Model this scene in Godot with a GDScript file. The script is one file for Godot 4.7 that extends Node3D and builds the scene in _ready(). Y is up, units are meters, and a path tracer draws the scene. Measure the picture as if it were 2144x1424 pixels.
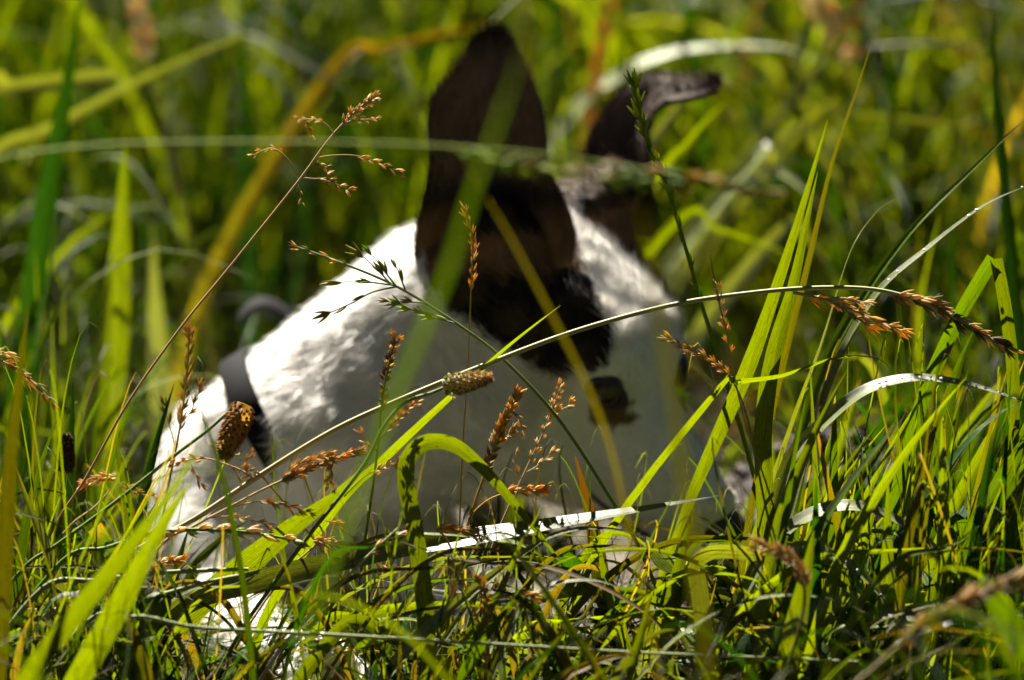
extends Node3D
# A white dog with dark ears lying in long backlit meadow grass, seen through a 200 mm lens.

const D := 3.0            # distance from the lens to the plane in focus
const TAN := 0.0617       # half the picture height at one metre
const PITCH := 12.0
const NEARER := 0.07      # the sharp stems stand this much before the plane that the layout is measured on
var cam_at: Vector3
var fwd: Vector3
var upv: Vector3
var rng := RandomNumberGenerator.new()
var leaf: StandardMaterial3D
var leaf_gloss: StandardMaterial3D
var stalk_mat: StandardMaterial3D
var seed_mat: StandardMaterial3D
var spike_mesh := {}
var used := {}

# linear base colours
const BRIGHT := Color(0.162, 0.218, 0.004)
const MID := Color(0.072, 0.128, 0.004)
const DEEP := Color(0.014, 0.048, 0.005)
const OLIVE := Color(0.12, 0.115, 0.010)
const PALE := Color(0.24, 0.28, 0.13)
const YELLOW := Color(0.27, 0.23, 0.02)
const STRAW := Color(0.40, 0.29, 0.14)
const ORANGE := Color(0.40, 0.23, 0.04)
const RUST := Color(0.30, 0.19, 0.055)
const PINK := Color(0.40, 0.31, 0.19)
const PURPLE := Color(0.14, 0.06, 0.045)
const GOLD := Color(0.40, 0.26, 0.05)
const DARKSEED := Color(0.09, 0.06, 0.03)

func _ready() -> void:
	rng.seed = 7
	setup_view()
	setup_materials()
	build_ground()
	build_dog()
	build_field()
	build_blades()
	build_seed_plants()
	build_small_plants()

# ------------------------------------------------------------------ camera, sky, sun
func setup_view() -> void:
	var a := deg_to_rad(PITCH)
	fwd = Vector3(0, -sin(a), -cos(a))
	upv = Vector3(0, cos(a), -sin(a))
	var centre := Vector3(0, 0.195, 0)
	cam_at = centre - fwd * D
	var cam := Camera3D.new()
	cam.name = "camera"
	cam.near = 0.05
	cam.far = 400.0
	var lens := CameraAttributesPhysical.new()
	lens.frustum_focal_length = 194.0
	lens.frustum_focus_distance = D - NEARER
	lens.frustum_near = 0.05
	lens.frustum_far = 400.0
	lens.exposure_aperture = 3.6
	lens.exposure_multiplier = 1.0
	cam.attributes = lens
	add_child(cam)
	cam.fov = rad_to_deg(2.0 * atan(TAN))
	cam.look_at_from_position(cam_at, centre, Vector3.UP)
	cam.current = true
	var env := Environment.new()
	env.background_mode = Environment.BG_SKY
	var sm := ProceduralSkyMaterial.new()
	sm.sky_top_color = Color(0.22, 0.40, 0.75)
	sm.sky_horizon_color = Color(0.62, 0.74, 0.93)
	sm.sky_curve = 0.15
	sm.ground_bottom_color = Color(0.10, 0.12, 0.05)
	sm.ground_horizon_color = Color(0.45, 0.50, 0.40)
	sm.sky_energy_multiplier = 0.165
	sm.sun_angle_max = 8.0
	var sky := Sky.new()
	sky.sky_material = sm
	env.sky = sky
	env.tonemap_mode = Environment.TONE_MAPPER_LINEAR
	env.tonemap_exposure = 7.0
	env.sdfgi_enabled = true
	env.ssao_enabled = true
	env.ssil_enabled = true
	var we := WorldEnvironment.new()
	we.name = "world_environment"
	we.environment = env
	add_child(we)
	var sun := DirectionalLight3D.new()
	sun.name = "sun"
	sun.light_energy = 1.6
	sun.light_color = Color(1.0, 0.97, 0.91)
	sun.light_angular_distance = 0.5
	sun.shadow_enabled = true
	add_child(sun)
	sun.look_at_from_position(Vector3(-0.19, 0.79, -0.585), Vector3.ZERO, Vector3.UP)

func pt(px: float, py: float, dz := 0.0) -> Vector3:
	var k := (D + dz) * TAN / 712.0
	return cam_at + fwd * (D + dz) + Vector3((px - 1072.0) * k, 0, 0) + upv * ((712.0 - py) * k)

# ------------------------------------------------------------------ materials
func setup_materials() -> void:
	leaf = leaf_material(0.50, 1.0)
	leaf_gloss = leaf_material(0.37, 0.85)
	stalk_mat = plain_material(0.55, 0.5)
	stalk_mat.metallic_specular = 0.2
	seed_mat = plain_material(0.6, 1.0)

func leaf_material(rough: float, back: float) -> StandardMaterial3D:
	var img := Image.create(64, 512, false, Image.FORMAT_RGB8)
	var n := FastNoiseLite.new()
	n.seed = 3
	n.frequency = 0.05
	for y in 512:
		for x in 64:
			var u := (x + 0.5) / 64.0
			var vein := 0.5 + 0.5 * cos(u * TAU * 11.0)
			var mid := exp(-pow((u - 0.5) / 0.035, 2.0))
			var f := 0.76 + 0.18 * vein + 0.16 * n.get_noise_2d(x * 2.5, y * 0.22) + 0.10 * n.get_noise_2d(x * 4.0 + 90.0, y * 1.5)
			var spot := smoothstep(0.44, 0.56, n.get_noise_2d(x * 0.9 + 400.0, y * 0.8))
			var c := Color(f, f, f).lerp(Color(1.0, 0.98, 0.80), mid * 0.45).lerp(Color(0.85, 0.50, 0.25), spot * 0.7)
			img.set_pixel(x, y, c)
	var m := StandardMaterial3D.new()
	m.albedo_texture = ImageTexture.create_from_image(img)
	m.vertex_color_use_as_albedo = true
	m.roughness = rough
	m.metallic_specular = 0.38 if rough < 0.4 else 0.3
	m.cull_mode = BaseMaterial3D.CULL_DISABLED
	m.backlight_enabled = true
	m.backlight = Color(back, back * 0.98, back * 0.25)
	var bumps := Image.create(64, 64, false, Image.FORMAT_L8)
	for y in 64:
		for x in 64:
			var g := 0.5 + 0.4 * cos((x + 0.5) / 64.0 * TAU * 11.0) + 0.1 * n.get_noise_2d(x * 5.0, y * 5.0)
			bumps.set_pixel(x, y, Color(g, g, g))
	m.heightmap_enabled = true
	m.heightmap_texture = ImageTexture.create_from_image(bumps)
	m.heightmap_scale = 0.03
	return m

func plain_material(rough: float, back: float) -> StandardMaterial3D:
	var m := StandardMaterial3D.new()
	m.vertex_color_use_as_albedo = true
	m.roughness = rough
	m.metallic_specular = 0.3
	m.cull_mode = BaseMaterial3D.CULL_DISABLED
	if back > 0.0:
		m.backlight_enabled = true
		m.backlight = Color(back, back * 0.9, back * 0.6)
	return m

# ------------------------------------------------------------------ mesh helpers
class Shape:
	var v := PackedVector3Array()
	var c := PackedColorArray()
	var uv := PackedVector2Array()
	var i := PackedInt32Array()
	func vert(p: Vector3, col: Color, t := Vector2.ZERO) -> int:
		v.append(p)
		c.append(col)
		uv.append(t)
		return v.size() - 1
	func tri(a: int, b: int, d: int) -> void:
		i.append(a)
		i.append(b)
		i.append(d)
	func quad(a: int, b: int, d: int, e: int) -> void:
		tri(a, b, d)
		tri(a, d, e)
	func add(o: Shape, t: Transform3D, tint := Color.WHITE) -> void:
		var n := v.size()
		for k in o.v.size():
			v.append(t * o.v[k])
			c.append(o.c[k] * tint)
			uv.append(o.uv[k])
		for k in o.i:
			i.append(n + k)
	func mesh(m: Material) -> ArrayMesh:
		var nn := PackedVector3Array()
		nn.resize(v.size())
		for k in range(0, i.size(), 3):
			var a := v[i[k]]
			var f := (v[i[k + 2]] - a).cross(v[i[k + 1]] - a)
			nn[i[k]] += f
			nn[i[k + 1]] += f
			nn[i[k + 2]] += f
		for k in nn.size():
			nn[k] = nn[k].normalized() if nn[k].length_squared() > 1e-24 else Vector3.UP
		var arr := []
		arr.resize(Mesh.ARRAY_MAX)
		arr[Mesh.ARRAY_VERTEX] = v
		arr[Mesh.ARRAY_NORMAL] = nn
		arr[Mesh.ARRAY_COLOR] = c
		arr[Mesh.ARRAY_TEX_UV] = uv
		arr[Mesh.ARRAY_INDEX] = i
		var am := ArrayMesh.new()
		am.add_surface_from_arrays(Mesh.PRIMITIVE_TRIANGLES, arr)
		am.surface_set_material(0, m)
		return am

func smooth(p: Array, per := 6) -> PackedVector3Array:
	var out := PackedVector3Array()
	for k in p.size() - 1:
		var a: Vector3 = p[max(k - 1, 0)]
		var b: Vector3 = p[k]
		var c: Vector3 = p[k + 1]
		var d: Vector3 = p[min(k + 2, p.size() - 1)]
		for s in per:
			out.append(b.cubic_interpolate(c, a, d, float(s) / per))
	out.append(p[p.size() - 1])
	return out

# a leaf blade: folded strip of five columns along a curve; width in metres
func ribbon(cur: PackedVector3Array, w: float, col: Color, tip: Color, roll := 0.0, twist := 0.0, fold := 0.25, cut := false, cols := 4, tip_at := 0.86, slim := 0.0) -> Shape:
	var s := Shape.new()
	var n := cur.size()
	var total := 0.0
	for k in n - 1:
		total += cur[k].distance_to(cur[k + 1])
	var run := 0.0
	var ref := Vector3(0, 0.25, 1).normalized()
	var last_side := Vector3.ZERO
	for k in n:
		if k > 0:
			run += cur[k].distance_to(cur[k - 1])
		var t := run / total
		var tan_ := (cur[min(k + 1, n - 1)] - cur[max(k - 1, 0)]).normalized()
		var side := tan_.cross(ref)
		if side.length() < 0.15:
			side = last_side if last_side != Vector3.ZERO else Vector3.RIGHT
		side = side.normalized()
		if last_side.dot(side) < 0.0:
			side = -side
		last_side = side
		side = side.rotated(tan_, roll + twist * t)
		var nor := side.cross(tan_).normalized()
		var f := smoothstep(0.0, 0.25, t + 0.12) * (1.0 if cut else pow(clampf((1.0 - t) * 2.6, 0.0, 1.0), 0.75))
		if slim > 0.0:
			f *= lerpf(0.22, 1.0, smoothstep(0.15, slim, t))
		var half := maxf(w * 0.5 * f, w * 0.015)
		var cc := col.lerp(tip, smoothstep(tip_at, 1.0, t))
		for q in cols + 1:
			var u := float(q) / cols
			var x := u * 2.0 - 1.0
			s.vert(cur[k] + side * (x * half) - nor * (fold * half * (1.0 - absf(x))), cc, Vector2(u, total * t / 0.12))
		if k > 0:
			var m := cols + 1
			for q in cols:
				var a := (k - 1) * m + q
				s.quad(a, a + 1, a + m + 1, a + m)
	return s

func tube(cur: PackedVector3Array, r0: float, r1: float, c0: Color, c1: Color, sides := 6) -> Shape:
	var s := Shape.new()
	var n := cur.size()
	var side := Vector3.ZERO
	for k in n:
		var t := float(k) / (n - 1)
		var tan_ := (cur[min(k + 1, n - 1)] - cur[max(k - 1, 0)]).normalized()
		if side == Vector3.ZERO:
			side = tan_.cross(Vector3(0.3, 0.2, 1)).normalized()
		side = (side - tan_ * side.dot(tan_)).normalized()
		var up2 := tan_.cross(side)
		var r := lerpf(r0, r1, t)
		for q in sides + 1:
			var a := TAU * q / sides
			s.vert(cur[k] + (side * cos(a) + up2 * sin(a)) * r, c0.lerp(c1, t), Vector2(float(q) / sides, t))
		if k > 0:
			for q in sides:
				var a := (k - 1) * (sides + 1) + q
				s.quad(a, a + sides + 1, a + sides + 2, a + 1)
	return s

func lathe(profile: Array, sides: int, c0: Color, c1: Color) -> Shape:   # profile of [height, radius] up +y
	var s := Shape.new()
	for k in profile.size():
		for q in sides + 1:
			var a := TAU * q / sides
			s.vert(Vector3(cos(a) * profile[k][1], profile[k][0], sin(a) * profile[k][1]), c0.lerp(c1, float(k) / (profile.size() - 1)), Vector2(float(q) / sides, float(k)))
		if k > 0:
			for q in sides:
				var a := (k - 1) * (sides + 1) + q
				s.quad(a, a + 1, a + sides + 2, a + sides + 1)
	return s

func moved(s: Shape, by: Vector3) -> Shape:
	for k in s.v.size():
		s.v[k] += by
	return s

func numbered(called: String) -> String:
	var n: int = used.get(called, 0)
	used[called] = n + 1
	return called if n == 0 else "%s_%03d" % [called, n]

func put(mesh: Mesh, called: String, parent: Node, at := Transform3D()) -> MeshInstance3D:
	var o := MeshInstance3D.new()
	o.mesh = mesh
	o.name = numbered(called) if parent == self else called
	o.transform = at
	o.cast_shadow = GeometryInstance3D.SHADOW_CASTING_SETTING_ON
	parent.add_child(o, true)
	return o

func base(called: String, at: Vector3) -> Node3D:
	var o := Node3D.new()
	o.name = numbered(called)
	o.position = at
	add_child(o)
	return o

func tag(o: Node, label := "", category := "", group := "", kind := "") -> void:
	if label: o.set_meta("label", label)
	if category: o.set_meta("category", category)
	if group: o.set_meta("group", group)
	if kind: o.set_meta("kind", kind)

func scatter(mesh: Mesh, list: Array, called: String, parent: Node, tinted := true) -> MultiMeshInstance3D:
	var mm := MultiMesh.new()
	mm.transform_format = MultiMesh.TRANSFORM_3D
	mm.use_colors = tinted
	mm.mesh = mesh
	mm.instance_count = list.size()
	for k in list.size():
		mm.set_instance_transform(k, list[k][0])
		if tinted:
			mm.set_instance_color(k, list[k][1])
	var o := MultiMeshInstance3D.new()
	o.multimesh = mm
	o.name = numbered(called) if parent == self else called
	parent.add_child(o, true)
	return o

# ------------------------------------------------------------------ ground
func ground_height(x: float, z: float) -> float:
	return 0.0

func build_ground() -> void:
	var n := FastNoiseLite.new()
	n.seed = 11
	n.frequency = 0.6
	var s := Shape.new()
	var ring := [-60.0, -20.0, -8.0, -4.0, -3.0, -2.0, -1.5, -1.2, -1.0, -0.8, -0.6, -0.45, -0.3, -0.15, 0.0, 0.15, 0.3, 0.45, 0.6, 0.8, 1.0, 1.5, 2.0, 3.0, 4.0, 8.0, 20.0, 60.0]
	var m := ring.size()
	for a in m:
		for b in m:
			var x: float = ring[b]
			var z: float = ring[a]
			var h := 0.0
			s.vert(Vector3(x, h, z), Color.WHITE)
			if a > 0 and b > 0:
				var q := a * m + b
				s.quad(q - m - 1, q - m, q, q - 1)
	var soil := StandardMaterial3D.new()
	var tex := NoiseTexture2D.new()
	var fn := FastNoiseLite.new()
	fn.seed = 21
	fn.frequency = 0.03
	fn.fractal_octaves = 5
	tex.width = 512
	tex.height = 512
	tex.seamless = true
	tex.noise = fn
	var ramp := Gradient.new()
	ramp.set_color(0, Color(0.022, 0.017, 0.010).linear_to_srgb())
	ramp.set_color(1, Color(0.075, 0.052, 0.028).linear_to_srgb())
	ramp.add_point(0.5, Color(0.038, 0.030, 0.015).linear_to_srgb())
	tex.color_ramp = ramp
	soil.albedo_texture = tex
	soil.uv1_triplanar = true
	soil.uv1_world_triplanar = true
	soil.uv1_scale = Vector3(2.3, 2.3, 2.3)
	soil.roughness = 0.95
	var bump := NoiseTexture2D.new()
	bump.width = 512
	bump.height = 512
	bump.seamless = true
	bump.noise = fn
	soil.heightmap_enabled = true
	soil.heightmap_texture = bump
	soil.heightmap_scale = 0.35
	var g := put(s.mesh(soil), "ground", self)
	tag(g, "bare brown soil between the grass stems", "", "", "structure")
	# heap of loose soil just behind the dog's nose
	var c := pt(1720, 1240, 0.21)
	c.y = 0.0
	var h := Shape.new()
	var rows := 30
	var cols := 64
	for a in rows + 1:
		for b in cols + 1:
			var r := float(a) / rows
			var ang := TAU * b / cols
			var dir := Vector3(cos(ang), 0, sin(ang))
			var wob := 1.0 + 0.25 * n.get_noise_2d(dir.x * 2.0, dir.z * 2.0)
			var y := 0.100 * pow(cos(r * PI * 0.5), 0.9)
			var p := Vector3(dir.x * 0.100 * r * wob, y - 0.004, dir.z * 0.085 * r * wob)
			p.y += (0.020 * n.get_noise_2d(p.x * 45.0, p.z * 45.0) + 0.012 * n.get_noise_2d(p.x * 130.0, p.z * 130.0)) * (1.0 - r * r)
			h.vert(p, Color.WHITE)
			if a > 0 and b > 0:
				var q := a * (cols + 1) + b
				h.quad(q - cols - 2, q - 1, q, q - cols - 1)
	var earth := soil.duplicate()
	var ramp2 := Gradient.new()
	ramp2.set_color(0, Color(0.022, 0.015, 0.013).linear_to_srgb())
	ramp2.set_color(1, Color(0.050, 0.034, 0.030).linear_to_srgb())
	var tex2: NoiseTexture2D = tex.duplicate()
	tex2.color_ramp = ramp2
	earth.albedo_texture = tex2
	earth.uv1_scale = Vector3(9, 9, 9)
	var mound := put(h.mesh(earth), "soil_mound", self, Transform3D(Basis(), c))
	tag(mound, "heap of loose brown soil in front of the dog's muzzle", "", "", "structure")

# ------------------------------------------------------------------ the dog
var hs: Vector3      # middle of the skull
var hf: Vector3      # towards the nose
var hu: Vector3      # crown
var hr: Vector3      # the side that faces the lens
var prims := []
var coat_noise := FastNoiseLite.new()
var paw_spots := []
var ear_from := 0

func hp(a: float, b: float, c: float) -> Vector3:
	return hs + hf * a + hu * b + hr * c

func bone(a: Vector3, ra: float, b: Vector3, rb: float, k := 0.02) -> void:
	prims.append([a, ra - (0.005 if ra > 0.03 else 0.003 if ra > 0.015 else 0.0), b, rb - (0.005 if rb > 0.03 else 0.003 if rb > 0.015 else 0.0), k])

func coat_color(p: Vector3) -> Array:   # [colour, length of the hair]
	var l := p - hs
	var q := Vector3(l.dot(hf), l.dot(hu), l.dot(hr))
	var w := coat_noise.get_noise_3dv(p * 90.0) * 0.007 + coat_noise.get_noise_3dv(p * 400.0) * 0.004
	var white := Color(0.78, 0.76, 0.73)
	var fine := coat_noise.get_noise_3dv(p * 700.0)
	var col := white * (0.95 + 0.07 * fine)
	# dark mask over each ear and down to the corner of each eye
	for side: float in [1.0, -1.0]:
		var m := Vector3(q.x, q.y, q.z * side)
		var e := Vector3(-0.028, 0.040, 0.056)
		var f := Vector3(0.034, 0.034, 0.054)
		var t := clampf((m - e).dot(f - e) / (f - e).length_squared(), 0.0, 1.0)
		var d := m.distance_to(e + (f - e) * t) - lerpf(0.050, 0.030, t) + w
		if m.x < -0.055:
			d += (-0.055 - m.x) * 1.2
		if d < 0.0:
			var band := -0.74 * m.x + 0.634 * m.y - 0.1 * m.z + w * 0.6
			if band > 0.020 and band < 0.042:
				return [Color(0.19, 0.105, 0.05), 0.008]
			var brown := smoothstep(-0.25, 0.3, coat_noise.get_noise_3dv(p * 35.0 + Vector3(9, 3, 1)))
			return [Color(0.012, 0.010, 0.009).lerp(Color(0.065, 0.040, 0.022), brown * 0.8), 0.009]
		# tear stain below the eye
		var g := m.distance_to(Vector3(0.079, 0.006, 0.031)) - 0.011 + w
		if g < 0.0:
			return [Color(0.13, 0.075, 0.035), 0.005]
	for s in paw_spots:
		if p.distance_to(s) < 0.035:
			var sp := coat_noise.get_noise_3dv(p * 170.0 + Vector3(40, 0, 0))
			if sp > 0.06:
				return [Color(0.05, 0.045, 0.045), 0.005]
	var len := 0.013
	if q.x > 0.06:
		len = 0.005
	return [col, len]

func build_dog() -> void:
	coat_noise.seed = 5
	coat_noise.frequency = 1.0
	coat_noise.fractal_octaves = 2
	hs = pt(1150, 640, 0.115)
	var side := Vector3(1, 0, 0)
	var tow := -fwd
	hf = (side * 0.617 - upv * 0.74 + tow * 0.264).normalized()
	hr = (side * -0.65 - upv * 0.10 + tow * 0.75)
	hr = (hr - hf * hr.dot(hf)).normalized()
	hu = hr.cross(hf).normalized()
	# skull, brow, cheeks, muzzle, jaw
	bone(hp(-0.012, 0.0, 0.022), 0.050, hp(-0.012, 0.0, -0.022), 0.050)
	bone(hp(0.020, 0.006, 0.020), 0.046, hp(0.020, 0.006, -0.020), 0.046)
	bone(hp(0.050, 0.016, 0.022), 0.026, hp(0.050, 0.016, -0.022), 0.026, 0.016)
	bone(hp(0.010, -0.030, 0.034), 0.034, hp(0.050, -0.030, 0.024), 0.026)
	bone(hp(0.010, -0.030, -0.034), 0.034, hp(0.050, -0.030, -0.024), 0.026)
	bone(hp(0.055, -0.010, 0.0), 0.038, hp(0.144, -0.010, 0.0), 0.0235)
	bone(hp(0.085, -0.022, 0.013), 0.021, hp(0.138, -0.024, 0.009), 0.016, 0.012)
	bone(hp(0.085, -0.022, -0.013), 0.021, hp(0.138, -0.024, -0.009), 0.016, 0.012)
	bone(hp(0.045, -0.046, 0.0), 0.026, hp(0.126, -0.043, 0.0), 0.013, 0.012)
	bone(hp(0.000, -0.058, 0.018), 0.036, hp(0.070, -0.052, 0.012), 0.027)
	bone(hp(0.000, -0.058, -0.018), 0.036, hp(0.070, -0.052, -0.012), 0.027)
	# ear roots
	bone(hp(-0.030, 0.026, 0.036), 0.030, hp(-0.042, 0.040, 0.046), 0.013)
	bone(hp(-0.030, 0.030, -0.042), 0.030, hp(-0.034, 0.052, -0.058), 0.017)
	# neck, throat
	bone(pt(575, 915, 0.14), 0.047, pt(940, 700, 0.125), 0.066)
	bone(pt(700, 930, 0.12), 0.050, pt(1010, 880, 0.105), 0.050)
	# chest, shoulders
	bone(pt(520, 1080, 0.15), 0.050, pt(690, 1090, 0.16), 0.056)
	bone(pt(468, 990, 0.16), 0.040, pt(440, 1150, 0.13), 0.032)
	bone(pt(700, 1000, 0.20), 0.060, pt(680, 1000, 0.30), 0.066, 0.03)
	bone(pt(680, 1000, 0.30), 0.066, pt(760, 1010, 0.46), 0.062, 0.03)
	bone(pt(840, 1120, 0.17), 0.040, pt(880, 1220, 0.13), 0.032)
	# front legs: the near one lies towards the lens, the other beside it
	var e1 := Vector3(pt(470, 1300, 0.10).x, 0.028, pt(470, 1300, 0.10).z)
	var e2 := Vector3(pt(900, 1300, 0.12).x, 0.030, pt(900, 1300, 0.12).z)
	var w1 := Vector3(pt(585, 1340, -0.012).x, 0.028, pt(585, 1340, -0.012).z)
	var w2 := Vector3(pt(1060, 1340, 0.03).x, 0.026, pt(1060, 1340, 0.03).z)
	bone(pt(440, 1150, 0.13), 0.032, e1, 0.023)
	bone(pt(880, 1220, 0.13), 0.032, e2, 0.025)
	bone(e1, 0.024, w1, 0.0185, 0.012)
	bone(e2, 0.024, w2, 0.0185, 0.012)
	var p1 := w1 + Vector3(0.022, 0.0, 0.022)
	var p2 := w2 + Vector3(0.024, 0.0, 0.016)
	bone(w1, 0.0185, p1, 0.023, 0.01)
	bone(w2, 0.0185, p2, 0.021, 0.01)
	paw_spots = [w1, p1]
	for k in 4:
		var off := (k - 1.5) * 0.0125
		bone(p1 + Vector3(off * 0.7, -0.004, -off * 0.7), 0.010, p1 + Vector3(off * 0.8 + 0.014, -0.014, -off * 0.8 + 0.014), 0.0105, 0.004)
		bone(p2 + Vector3(off * 0.6, -0.004, -off * 0.8), 0.009, p2 + Vector3(off * 0.6 + 0.017, -0.013, -off * 0.8 + 0.010), 0.0095, 0.004)
	# haunches, hind legs folded beside the belly, tail
	var hip := pt(760, 1010, 0.46)
	for s: float in [-1.0, 1.0]:
		var hj := hip + Vector3(0.045 * s, -0.005, 0.0)
		var knee := Vector3(hip.x + 0.085 * s, 0.055, hip.z + 0.09)
		var hock := Vector3(hip.x + 0.080 * s, 0.022, hip.z - 0.03)
		var toe := Vector3(hip.x + 0.085 * s, 0.018, hip.z + 0.075)
		bone(hj, 0.050, knee, 0.034)
		bone(knee, 0.030, hock, 0.017)
		bone(hock, 0.016, toe, 0.017, 0.01)
	bone(hip + Vector3(0.01, 0.02, -0.05), 0.020, Vector3(hip.x + 0.05, 0.03, hip.z - 0.14), 0.011)
	bone(Vector3(hip.x + 0.05, 0.03, hip.z - 0.14), 0.011, Vector3(hip.x + 0.10, 0.012, hip.z - 0.20), 0.007)
	var s := nets(0.0035)
	ear_from = s.v.size()
	for k in s.v.size():
		var q := s.v[k]
		var b := coat_noise.get_noise_3dv(q * 22.0) * 0.0035 + coat_noise.get_noise_3dv(q * 70.0 + Vector3(5, 5, 5)) * 0.0012
		if q.distance_to(hp(0.09, 0, 0)) > 0.06 and q.y > 0.05:
			s.v[k] = q + Vector3(b * 0.5, b * 0.8, b)
	add_ears(s)
	for k in s.v.size():
		s.c[k] = coat_color(s.v[k])[0] if s.c[k].a > 0.5 else Color(s.c[k], 1.0)
	var dog := base("dog", Vector3(pt(620, 1250, 0.16).x, 0, pt(620, 1250, 0.16).z))
	tag(dog, "white dog with black upright ears and dark eye patch lying low in the grass", "dog")
	var at := Transform3D(Basis(), -dog.position)
	var skin := StandardMaterial3D.new()
	skin.vertex_color_use_as_albedo = true
	skin.roughness = 0.8
	put(s.mesh(skin), "body", dog, at)
	add_coat(s, dog, at)
	# eyes, nose, lip line, pads
	var dark := StandardMaterial3D.new()
	dark.albedo_color = Color(0.012, 0.009, 0.007).linear_to_srgb()
	dark.roughness = 0.08
	var rim := StandardMaterial3D.new()
	rim.albedo_color = Color(0.018, 0.014, 0.013).linear_to_srgb()
	rim.roughness = 0.55
	var brown := StandardMaterial3D.new()
	brown.albedo_color = Color(0.045, 0.020, 0.008).linear_to_srgb()
	brown.roughness = 0.1
	for sd: float in [1.0, -1.0]:
		var ball := SphereMesh.new()
		ball.radius = 0.0095
		ball.height = 0.019
		ball.material = brown
		var e := put(ball, "eye", dog, at * Transform3D(Basis(), hp(0.069, 0.017, (0.0345 if sd > 0.0 else 0.030) * sd)))
		var pup := SphereMesh.new()
		pup.radius = 0.0066
		pup.height = 0.0132
		pup.material = dark
		var out := (hr * sd * 0.8 + hf * 0.6).normalized()
		put(pup, "pupil", e, Transform3D(Basis(), out * 0.0036))
		var lid := Shape.new()
		var o2 := out
		var l2 := hf.cross(o2).normalized()
		var l3 := o2.cross(l2).normalized()
		for a in 25:
			var ang := TAU * a / 24.0
			for b in 7:
				var bn := TAU * b / 6.0
				var rr := 0.0098 + 0.0022 * cos(bn)
				lid.vert(l3 * cos(ang) * rr * 1.12 + l2 * sin(ang) * rr * 0.78 + o2 * (0.0035 + 0.0026 * sin(bn)), Color.WHITE)
				if a > 0 and b > 0:
					var q := a * 7 + b
					lid.quad(q - 8, q - 1, q, q - 7)
		put(lid.mesh(rim), "eyelid", e)
	var nose := Shape.new()
	for a in 13:
		for b in 19:
			var th := PI * a / 12.0
			var ph := TAU * b / 18.0
			var x := sin(th) * cos(ph)
			var y := sin(th) * sin(ph)
			var z := cos(th)
			var nostril := exp(-(pow((absf(x) - 0.48) / 0.2, 2.0) + pow((y + 0.1) / 0.25, 2.0))) * (1.0 if z > 0.0 else 0.0)
			var rr := 1.0 - 0.28 * nostril - (0.12 * exp(-pow(x / 0.12, 2.0)) if y < 0.2 and z > 0.0 else 0.0)
			nose.vert((hr * x * 0.0155 + hu * (y * 0.0115) + hf * z * 0.012) * rr, Color.WHITE)
			if a > 0 and b > 0:
				var q := a * 19 + b
				nose.quad(q - 20, q - 1, q, q - 19)
	put(nose.mesh(rim), "nose", dog, at * Transform3D(Basis(), hp(0.164, -0.006, 0.0)))
	var mouth := smooth([hp(0.146, -0.034, 0.006), hp(0.132, -0.0375, 0.021), hp(0.105, -0.040, 0.029), hp(0.090, -0.040, 0.030)], 5)
	var pink := StandardMaterial3D.new()
	pink.albedo_color = Color(0.36, 0.16, 0.13).linear_to_srgb()
	pink.roughness = 0.6
	put(tube(mouth, 0.0018, 0.0008, Color.WHITE, Color.WHITE).mesh(rim), "lip", dog, at)
	var pad := SphereMesh.new()
	pad.radius = 0.008
	pad.height = 0.013
	pad.material = pink
	for k in 3:
		put(pad, "paw_pad", dog, at * Transform3D(Basis(), pt(905 + k * 26.0, 1412 - (k % 2) * 6.0, 0.075)))
	add_harness()

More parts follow.
